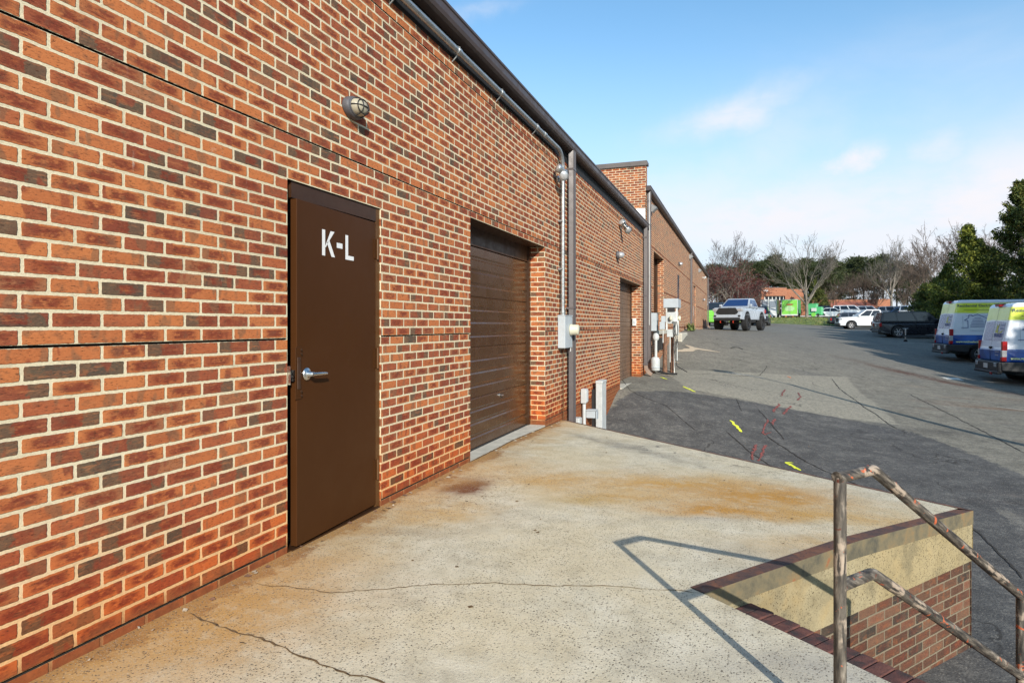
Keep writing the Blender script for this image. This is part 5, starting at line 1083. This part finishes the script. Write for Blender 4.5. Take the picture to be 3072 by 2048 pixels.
mb = MB(); mb.rbox(-2, 2, -.85, .85, .3, .85, 'p_green', .1); mb.build('body', r); mb = MB(); mb.rbox(-1.2, .9, -.75, .75, .8, 1.4, 'p_green', .12); mb.build('cabin', r)
mb = MB(); mb.rbox(-1.1, .8, -.77, .77, .9, 1.28, 'glass', .05); mb.build('window', r)
for s_ in (-1, 1):
    for xx in (-1.2, 1.2): wheel(r, xx, s_ * .75, .3, .2, 'rim', s_)

# ------------------------------------------------------------------ far buildings
def face_T(px, Z, rz): p = gz(px, Z); return p
pb = gz(2283, 100); q = gz(2360, 100)
az_w = math.atan2(q.y - pb.y, q.x - pb.x)
b1 = empty('brick_office', pb, az_w, 'flat roofed orange brick office with white framed window wall beyond the trailers', 'building')
w1 = (q - pb).length; zt = W(0, 863, 100).z - pb.z
mb = MB(); mb.box(0, .5, 0, 12, -1, zt - 1.1, 'far_brick'); mb.box(.5, w1 - .1, .6, 12, -1, zt - 1.1, 'far_brick') if False else None
mb.box(0, w1, 0, 12, zt - 1.3, zt, 'far_brick'); mb.box(w1 - .25, w1, 0, 12, -1, zt - 1.3, 'far_brick'); mb.box(w1, w1 + 3.6, 1.2, 12, -1, zt - .15, 'far_brick'); mb.box(.5, w1 - .25, 1.0, 1.2, -1, zt - 1.3, 'black'); mb.build('wall', b1)
mb = MB(); mb.box(-.05, w1 + .05, -.05, 12, zt, zt + .06, 'capmetal'); mb.build('roof', b1)
mb = MB(); wx0, wx1 = .75, w1 - .35
for k in range(6): xx = wx0 + (wx1 - wx0) * k / 5; mb.box(xx - .06, xx + .06, .35, .5, -.2, zt - 1.35, 'white')
for z in (zt - 1.42, zt - 2.55, zt - 3.3): mb.box(wx0, wx1, .36, .49, z, z + .10, 'white')
fr_ = mb.build('window', b1); h = MB(); h.box(wx0, wx1, .44, .46, 0, zt - 1.35, 'glass'); h.build('pane', fr_)
mb = MB(); text_raw(mb, '1888', .38, 'letter', Matrix(((1, 0, 0, .35), (0, 0, 0, -.012), (0, 1, 0, zt - .62), (0, 0, 0, 1))), bold=.02); mb.build('lettering', b1)
pb = gz(2455, 112); q = gz(2672, 112); az_w = math.atan2(q.y - pb.y, q.x - pb.x); w2 = (q - pb).length
b2 = empty('brick_office', pb, az_w, 'low brick office with long sloping red tiled awning behind the far cars', 'building'); zt = W(0, 897, 112).z - pb.z
mb = MB(); mb.box(0, w2, 2.5, 14, -1, zt, 'far_brick'); mb.box(w2 * .80, w2, 0, 2.5, -1, zt, 'far_brick'); mb.build('wall', b2)
mb = MB(); T = Matrix(((0, 0, 1, 0), (1, 0, 0, 0), (0, 1, 0, 0), (0, 0, 0, 1))); za = W(0, 926, 112).z - pb.z
M['tile'] = pbr('red clay tile', (.30, .10, .06), .8, 0, .25, 3.0)
mb.prism([(-.6, za), (-.6, za + .25), (2.4, zt - .35), (2.6, zt - .5), (2.6, za)], .5, w2 * .80, 'tile', T); mb.build('awning', b2)
mb = MB()
for k in range(7): mb.box(1.5 + k * 1.7, 2.6 + k * 1.7, 2.44, 2.52, .3, za - .2, 'glass')
mb.build('window', b2)

# ------------------------------------------------------------------ trees
def bark(name, a, b):
    m, N = newmat(name); co = N.n('ShaderNodeTexCoord', None, 3); n = N.noise(N.vmul(co, (9, 9, 2.5)), 1.0, 5, .65)
    finish(N, N.ramp(n, [(.35, a), (.65, b)]), .9, 0, n, .02); return m
def leafmat(name, stops, trans=.25):
    m, N = newmat(name); co = N.n('ShaderNodeTexCoord', None, 3); n = N.noise(co, 2.2, 5, .7); gi = N.n('ShaderNodeNewGeometry', None, 8)
    f = N.add(N.mul(n, .75), N.mul(gi, .3)); finish(N, N.ramp(f, stops), .65, 0, None, 0, 1, .35, trans); return m
M['bark_pale'] = bark('pale bark', (.09, .078, .066), (.27, .235, .19)); M['bark_dark'] = bark('grey brown bark', (.06, .045, .038), (.15, .12, .10)); M['bark_tan'] = bark('tan twigs', (.07, .050, .038), (.16, .115, .085))
M['pine_leaf'] = leafmat('pine needles', [(.3, (.018, .030, .010)), (.5, (.045, .062, .020)), (.7, (.10, .11, .042))])
M['cedar_leaf'] = leafmat('cedar foliage', [(.3, (.015, .032, .008)), (.45, (.060, .088, .014)), (.58, (.17, .195, .030)), (.76, (.33, .33, .05))])
M['cedar_dark'] = leafmat('dark cedar foliage', [(.3, (.015, .030, .010)), (.46, (.050, .076, .016)), (.62, (.15, .17, .032)), (.80, (.20, .11, .035))])
M['red_bud'] = leafmat('red buds', [(.3, (.06, .018, .018)), (.55, (.13, .035, .03)), (.8, (.22, .09, .07))])
M['twig_haze'] = leafmat('fine bare twigs', [(.3, (.04, .032, .028)), (.6, (.085, .066, .054)), (.8, (.14, .11, .088))])
def leaves(pts, size, mat_, name, parent, seed, asp=1.0, flat=.0):
    rg = np.random.default_rng(seed); n = len(pts); P = np.asarray(pts, float)
    d = rg.normal(size=(n, 3)); d[:, 2] *= (1 - flat); d /= np.linalg.norm(d, axis=1)[:, None]
    e = rg.normal(size=(n, 3)); e -= d * (d * e).sum(1)[:, None]; e /= np.linalg.norm(e, axis=1)[:, None]
    s = size * rg.uniform(.55, 1.35, (n, 1)); a = P - d * s * .5 - e * s * .28 * asp; b = P - d * s * .5 * .2 + e * s * .45 * asp; c = P + d * s; g = P + d * s * .1 - e * s * .5 * asp
    V = np.stack([a, b, c, g], 1).reshape(-1, 3).astype(np.float32)
    me = bpy.data.meshes.new(name); me.vertices.add(4 * n); me.vertices.foreach_set('co', V.ravel()); me.loops.add(4 * n); me.loops.foreach_set('vertex_index', np.arange(4 * n, dtype=np.int32))
    me.polygons.add(n); me.polygons.foreach_set('loop_start', np.arange(0, 4 * n, 4, dtype=np.int32)); me.polygons.foreach_set('loop_total', np.full(n, 4, np.int32)); me.update(calc_edges=True)
    me.materials.append(M[mat_]); o = bpy.data.objects.new(name, me); col.objects.link(o); o.parent = parent; return o
def bare_tree(h, seed, mat_, parent, spread=.62, trunk=.25, r0=None, levels=5, up=.25, twig=True, first=3, rmin=.016):
    rn = random.Random(seed); mb = MB(); tips = []; r0 = r0 or h * .021
    def grow(p, d, L_, r, lv):
        n = 4 if lv > 1 else 3; pts = [p]; rs = [r]; q = p.copy(); dd = d.copy()
        for k in range(n):
            dd = (dd + Vector((rn.gauss(0, .12), rn.gauss(0, .12), rn.gauss(.03, .07) + up * .10))).normalized(); q = q + dd * (L_ / n); pts.append(q.copy()); rs.append(max(rmin, r * (1 - .48 * (k + 1) / n)))
        mb.tube(pts, rs, mat_, 8 if lv >= levels - 1 else (5 if lv > 2 else 3), caps=False)
        if lv <= 0: tips.append(q); return
        nb = rn.choice([2, 3, 3]) if lv < levels else first + 2
        for k in range(nb):
            t = rn.uniform(.35, 1.0) if k else 1.0
            i = min(n, max(1, int(t * n + .5))); sp = spread * rn.uniform(.6, 1.35) if k else spread * .35
            a = rn.uniform(0, 2 * math.pi); o_ = dd.orthogonal().normalized(); o_ = (Matrix.Rotation(a, 3, dd) @ o_)
            nd = (dd * math.cos(sp) + o_ * math.sin(sp)); grow(pts[i], nd, L_ * rn.uniform(.62, .86), rs[i] * (.8 if k == 0 else .62), lv - 1)
        if lv <= 2: tips.append(q)
    tl = h * trunk; pts = [Vector((0, 0, -.2)), Vector((.0, .0, .15)), Vector((.03, 0, tl * .5)), Vector((.0, .02, tl))]
    mb.tube(pts, [r0 * 1.35, r0 * 1.05, r0 * .92, r0 * .85], mat_, 10, caps=False)
    for k in range(first):
        a = 2 * math.pi * (k + rn.uniform(-.2, .2)) / first; sp = spread * (.25 if k == 0 else rn.uniform(.7, 1.1))
        grow(Vector((0, .02, tl)) * rn.uniform(.85, 1), Vector((math.cos(a) * math.sin(sp), math.sin(a) * math.sin(sp), math.cos(sp))), h * .27 * rn.uniform(.85, 1.1), r0 * .62, levels - 1)
    o = mb.build('branches' if parent else 'tree', parent); zmax = float(np.percentile([v[2] for v in mb.v], 99.3)); k = h / zmax
    o.scale = (k, k, k); return o, [t * k for t in tips]
def T_empty(name, label, cat, px, Z, grp=None, rz=0): return empty(name, gz(px, Z), rz, label, cat, grp)
t1 = T_empty('bare_tree', 'tall pale leafless tree on the verge beside the green trailer', 'tree', 2420, 81, None, 0)
o1, tp1 = bare_tree(10.5, 11, 'bark_pale', t1, .50, .20, .21, 6, .42, first=6)
t2 = T_empty('bare_tree', 'pale leafless tree with tall clear trunk behind the white pickup truck', 'tree', 2674, 88)
o2, tp2 = bare_tree(10.8, 23, 'bark_pale', t2, .42, .36, .20, 6, .42, first=5)
def tipped(tp, parent, n, size, sg, seed, m_='twig_haze', asp=.10):
    rg = np.random.default_rng(seed); P = np.array([tuple(t) for t in tp]); P = P[rg.integers(0, len(P), n)] + rg.normal(0, sg, (n, 3)); leaves(P, size, m_, 'twigs', parent, seed, asp)
t3 = T_empty('bare_tree', 'leafless tree rising over the red budded tree behind the silver pickup', 'tree', 2185, 92)
o3, tp3 = bare_tree(12.0, 5, 'bark_dark', t3, .46, .34, .24, 6, .4, first=6)
for tp_, t_p, n_ in ((tp1, t1, 1000), (tp2, t2, 1100), (tp3, t3, 1200)): tipped(tp_, t_p, n_, .26, .09, 77)
t4 = T_empty('red_budded_tree', 'bushy tree with red buds and pale twisting branches behind the silver pickup', 'tree', 2183, 76)
o4, tp4 = bare_tree(7.2, 31, 'bark_pale', t4, .8, .12, .13, 6, .12, first=6)
rg = np.random.default_rng(5); P = np.array([tuple(t) for t in tp4]); P = P[rg.integers(0, len(P), 9000)] + rg.normal(0, .30, (9000, 3)); leaves(P, .10, 'red_bud', 'buds', t4, 6)
t4b = T_empty('red_budded_tree', 'smaller red budded tree right of the silver pickup and left of the office', 'tree', 2228, 90)
o4b, tp4b = bare_tree(5.6, 37, 'bark_dark', t4b, .8, .12, .11, 5, .12, first=5)
P = np.array([tuple(t) for t in tp4b]); P = P[rg.integers(0, len(P), 6000)] + rg.normal(0, .35, (6000, 3)); leaves(P, .10, 'red_bud', 'buds', t4b, 7)
# background woodland
BW = 'leafless trees in the background wood'
bt = T_empty('bare_tree', 'grey brown leafless tree in the wood right behind the second brick office', 'tree', 2762, 112, BW)
ob, tb = bare_tree(11, 41, 'bark_tan', bt, .52, .22, .15, 6, .35, first=5)
tipped(tb, bt, 1500, .28, .10, 78)
words = ['second brick office roof', 'right bare trunk', 'dark juniper', 'low awning', 'left edge of the junipers', 'tall pale trunk', 'far parked cars', 'gap in the pines', 'end of the awning', 'tallest cedar', 'cedar tops', 'right frame edge']
for i, (px, Z, s_) in enumerate([(2600, 118, .75), (2712, 104, .78), (2740, 95, .72), (2640, 116, .70), (2785, 92, .92), (2560, 125, .72), (2520, 124, .66), (2475, 130, .72), (2825, 85, .92), (2892, 74, 1.02), (2950, 70, .88), (3040, 70, .85)]):
    c = copy_tree(bt); c.location = gz(px, Z); c.rotation_euler.z = i * 1.3; c.scale = (s_, s_, s_ * (1 + .05 * (i % 3))); c['label'] = 'grey brown leafless tree behind the ' + words[i]
# crape myrtles before the far office
cm = T_empty('small_tree', 'vase shaped leafless shrub tree left of the pale clear trunk before the awning', 'tree', 2628, 100); oc, tcm = bare_tree(4.6, 61, 'bark_tan', cm, .42, .06, .09, 5, .4, first=6)
for px, Z, lb in ((2500, 104, 'vase shaped leafless shrub tree at the left end of the tiled awning'), (2722, 92, 'vase shaped leafless shrub tree right of the pale clear trunk')):
    c = copy_tree(cm); c.location = gz(px, Z); c.rotation_euler.z = px; c['label'] = lb
# pines
def pine(h, seed, parent, nl=6500, crown=.5):
    rn = random.Random(seed); mb = MB(); mb.tube([(0, 0, -.3), (.05, 0, h * .4), (.0, .1, h * .75), (0, 0, h * .96)], [h * .014, h * .011, h * .007, .02], 'bark_dark', 7, caps=False)
    pts = []; rg = np.random.default_rng(seed)
    for k in range(26):
        t = crown + (1 - crown) * (k / 25) ** .9; z = h * t; a = rn.uniform(0, 6.28); L_ = h * .27 * (1 - ((t - crown) / (1 - crown)) ** 1.7 * .72) * rn.uniform(.55, 1.15)
        e = Vector((math.cos(a) * L_, math.sin(a) * L_, L_ * rn.uniform(.05, .4))); mb.tube([(0, 0, z), Vector((0, 0, z)) + e * .6, Vector((0, 0, z)) + e], [.06, .04, .015], 'bark_dark', 4, caps=False)
        for q in (1.0, .62): 
            c = Vector((0, 0, z)) + e * q; n = nl // 52; sg = h * .042 * rn.uniform(.7, 1.4)
            pts.append(rg.normal(0, 1, (n, 3)) * (sg, sg, sg * .55) + np.array(c))
    tr = mb.build('trunk', parent); pts = np.concatenate(pts); leaves(pts, h * .028, 'pine_leaf', 'crown', parent, seed, .35); 
PW = 'pines in the background wood'
protos = []
for k in range(3):
    e = T_empty('pine_tree', 'tall dark pine in the wood behind the bare tree', 'tree', (2350, 2445, 2560)[k], (128, 135, 150)[k], PW); pine((13.5, 13.0, 15.5)[k], 70 + k, e, crown=(.42, .30, .5)[k]); s_ = (.80, .84, .88)[k]; e.scale = (s_ * 1.15, s_ * 1.15, s_); protos.append(e)
protos[0]['label'] = 'dark pine with rounded crown behind the orange office parapet'; protos[1]['label'] = 'dense dark pine behind the tall pale bare tree'; protos[2]['label'] = 'tall open pine standing alone against the sky gap right of centre'
lst = [(2150, 120, 0), (2185, 132, 1), (2220, 126, 2), (2255, 136, 0), (2290, 130, 1), (2318, 140, 2), (2382, 132, 1), (2412, 140, 2), (2470, 138, 0), (2498, 140, 2), (2522, 150, 1), (2590, 145, 1), (2622, 140, 2), (2650, 148, 0), (2690, 138, 2), (2722, 132, 1), (2300, 150, 0), (2430, 155, 2), (2365, 152, 1), (2236, 150, 2), (2482, 128, 1), (2340, 138, 0), (2135, 140, 2), (2772, 130, 0)]
near = ['the end of the taller building', 'the bare tree top left', 'the silver pickup cab', 'the silver pickup bed', 'the office number', 'the grey trailer', 'the green trailer', 'the pale bare crown', 'the green machine', 'the dark parked vehicle', 'the white far vehicle', 'the middle of the awning', 'the awning right half', 'the clear pale trunk', 'the second bare crown', 'the gap left of the cedars']
ordn = ['first', 'second', 'third']
for i, (px, Z, k) in enumerate(sorted(lst)):
    c = copy_tree(protos[k]); c.location = gz(px, Z); g_ = c.location.z; yt = np.interp(px, [2130, 2220, 2290, 2320, 2350, 2440, 2480, 2520, 2542, 2570, 2590, 2660, 2700, 2780], [800, 792, 782, 772, 794, 778, 776, 786, 812, 776, 768, 772, 790, 800]) + ((i * 5) % 4) * 5; s_ = ((976 - yt) * Z / 1880 + 1.34 - g_) / (13.5, 13.0, 15.5)[k]; c.scale = (s_ * 1.15, s_ * 1.15, s_); c.rotation_euler.z = i * 2.1
    c['label'] = 'background pine number %s from the left, %s crown' % (['one', 'two', 'three', 'four', 'five', 'six', 'seven', 'eight', 'nine', 'ten', 'eleven', 'twelve', 'thirteen', 'fourteen', 'fifteen', 'sixteen', 'seventeen', 'eighteen', 'nineteen', 'twenty', 'twenty-one', 'twenty-two', 'twenty-three', 'twenty-four'][i], ['rounded', 'dense', 'open'][k])
# low evergreen mass behind the trailers and machine
def cedar(h, w_, seed, parent, n=16000, mat_='cedar_leaf', size=.13, ncl=150):
    rn = random.Random(seed); rg = np.random.default_rng(seed); mb = MB(); mb.tube([(0, 0, -.3), (.05, 0, h * .5), (0, 0, h * .93)], [h * .022, h * .014, .02], 'bark_dark', 8, caps=False); pts = []
    for k in range(ncl):
        t = rn.uniform(.03, 1.0) ** .85; z = h * t; rr = w_ * (1 - t) ** .95 * rn.uniform(.40, 1.45) + .10; a = rn.uniform(0, 6.28)
        e = Vector((math.cos(a) * rr, math.sin(a) * rr, z + rr * .35)); mb.tube([(0, 0, z * .92), e], [.035, .01], 'bark_dark', 4, caps=False)
        m_ = n // ncl; tt = rg.uniform(.45, 1.08, (m_, 1)); base = np.array((0, 0, z * .92)); ev = np.array(e) - base
        sg = .075 + .055 * w_ * (1 - t); pts.append(base + ev * tt + rg.normal(0, 1, (m_, 3)) * (sg, sg, sg * .8))
    mb.build('trunk', parent); leaves(np.concatenate(pts), size, mat_, 'crown', parent, seed, .55)
CG = 'junipers along the right edge of the lot'
def cd_(px, Z, h, w_, seed, label, mat_='cedar_leaf', n=16000, size=.13): e = T_empty('cedar_tree', label, 'tree', px, Z, CG); cedar(h, w_, seed, e, n, mat_, size); return e
cA = cd_(2905, 42, 7.6, 2.4, 101, 'sunlit yellow green cedar with pointed top behind the farther van', n=24000)
cB = cd_(3060, 40, 10.2, 2.6, 102, 'tallest dark cedar rising past the right edge of the picture', 'cedar_dark', 24000, .14)
cC = cd_(2775, 50, 3.9, 1.6, 103, 'low dark juniper beside the black vehicle', 'cedar_dark', 12000)
cD = cd_(2978, 44, 6.2, 2.2, 104, 'mid height dark cedar in the dip behind the nearer van', 'cedar_dark', 18000)
cE = cd_(2845, 46, 5.2, 1.8, 105, 'yellow green cedar lower left of the pointed one', n=15000)
for lab, px, Z, s_, src in (('dark cedar right of the nearer van at frame edge', 3130, 38, .9, cB), ('evergreen behind the green machine', 2446, 96, .92, cD), ('evergreen in the shade right of the tall bare trunk', 2475, 100, .75, cC),
                            ('dark cedar filling in behind both vans', 2940, 48, .72, cB), ('rounded dark juniper right of the low one', 2812, 52, 1.15, cC), ('dark evergreen low beside the left edge of the office', 2245, 100, .5, cD), ('dark evergreen under the red budded tree', 2160, 100, .45, cD)):
    c = copy_tree(src); c.location = gz(px, Z); c.scale = (s_,) * 3; c.rotation_euler.z = px; c['label'] = lab
# the same row continues beyond the right of the frame and shades the lot
for i, (x, y, s_) in enumerate([(20.5, 37, 1.1), (19.8, 33.5, 1.0), (20.6, 30.5, 1.15), (20, 27.5, 1.0), (20.8, 24.6, 1.2), (20, 21.6, 1.05), (20.7, 18.6, 1.15), (20.1, 15.4, 1.05), (21, 12.4, 1.12), (20.4, 9, .95), (22, 6, .95), (24, 35, 1.2), (24.5, 29, 1.3), (24, 23, 1.25), (25, 17, 1.3), (24.5, 11, 1.1)]):
    c = copy_tree(cB); c.location = (x, y, G(x, y)); c.scale = (s_ * 1.35, s_ * 1.35, s_); c.rotation_euler.z = i * 1.7; c['label'] = 'tall dark cedar in the shading row, %s' % (['north end', 'second from the north', 'third from the north', 'fourth from the north', 'fifth from the north', 'middle', 'just south of the middle', 'fifth from the south', 'fourth from the south', 'third from the south', 'south end', 'back rank north end', 'back rank second from north', 'back rank middle', 'back rank second from south', 'back rank south end'][i]); c['group'] = 'cedars shading the lot'
r = empty('street_lamp', (10.5, 9.04, G(10.5, 9.04)), 0, 'tall lamp pole beside the lot near the dock casting the long thin shadow', 'street lamp')
mb = MB(); mb.tube([(0, 0, -.2), (0, 0, 6.3)], [.11, .08], 'galv', 12); mb.build('pole', r)
mb = MB(); mb.tube(bend([(0, 0, 6.2), (-.5, .2, 6.5), (-1.6, .6, 6.55)], .3), .035, 'galv', 8); mb.rbox(-2.1, -1.5, .48, .72, 6.47, 6.62, 'lampgrey', .04); mb.build('lamp_head', r)
# litter and growth
rn = random.Random(12); mb = MB()
for k in range(70):
    x = rn.uniform(.05, 3.5); y = rn.uniform(1.5, 8)
    if (Vector((x, y)) - C_).dot(Vector((.795, -.606))) > 0 and y < 6: continue
    a = rn.uniform(0, 6.28); s_ = rn.uniform(.004, .011); z = dz_(x, y) + .004
    mb.raw([(x + math.cos(a + t) * s_ * (1 + .8 * (j % 2)), y + math.sin(a + t) * s_, z + .002 * (j % 3)) for j, t in enumerate((0, 1.5, 3.1, 4.6))], [(0, 1, 2, 3)], 'crackdeck')
for k in range(60):
    x = rn.uniform(.01, .10); y = rn.uniform(1.2, 8.9); a = rn.uniform(0, 6.28); s_ = rn.uniform(.006, .018); z = dz_(x, y) + .005
    mb.raw([(x + math.cos(a + t) * s_ * (1 + .8 * (j % 2)), y + math.sin(a + t) * s_, z + .004 * (j % 3)) for j, t in enumerate((0, 1.5, 3.1, 4.6))], [(0, 1, 2, 3)], 'foam' if k % 3 else 'wood')
tag(mb.build('grit'), 'grit and leaf crumbs scattered on the dock slab', 'grit', kind='stuff')
mb = MB()
for k in range(60):
    a = rn.uniform(0, 6.28); L_ = rn.uniform(.08, .3); mb.raw([(XB + .25 + rn.uniform(-.15, .2), 30.2 + rn.uniform(-.5, .5), 1.1), (XB + .3 + rn.uniform(-.15, .2), 30.2 + rn.uniform(-.5, .5), 1.1), (XB + .25 + math.cos(a) * .2, 30.2 + math.sin(a) * .3, 1.1 + L_ + .1)], [(0, 1, 2)], 'grass')
tag(mb.build('weed_tuft'), 'tuft of green weeds at the foot of the middle downspout', 'weeds')
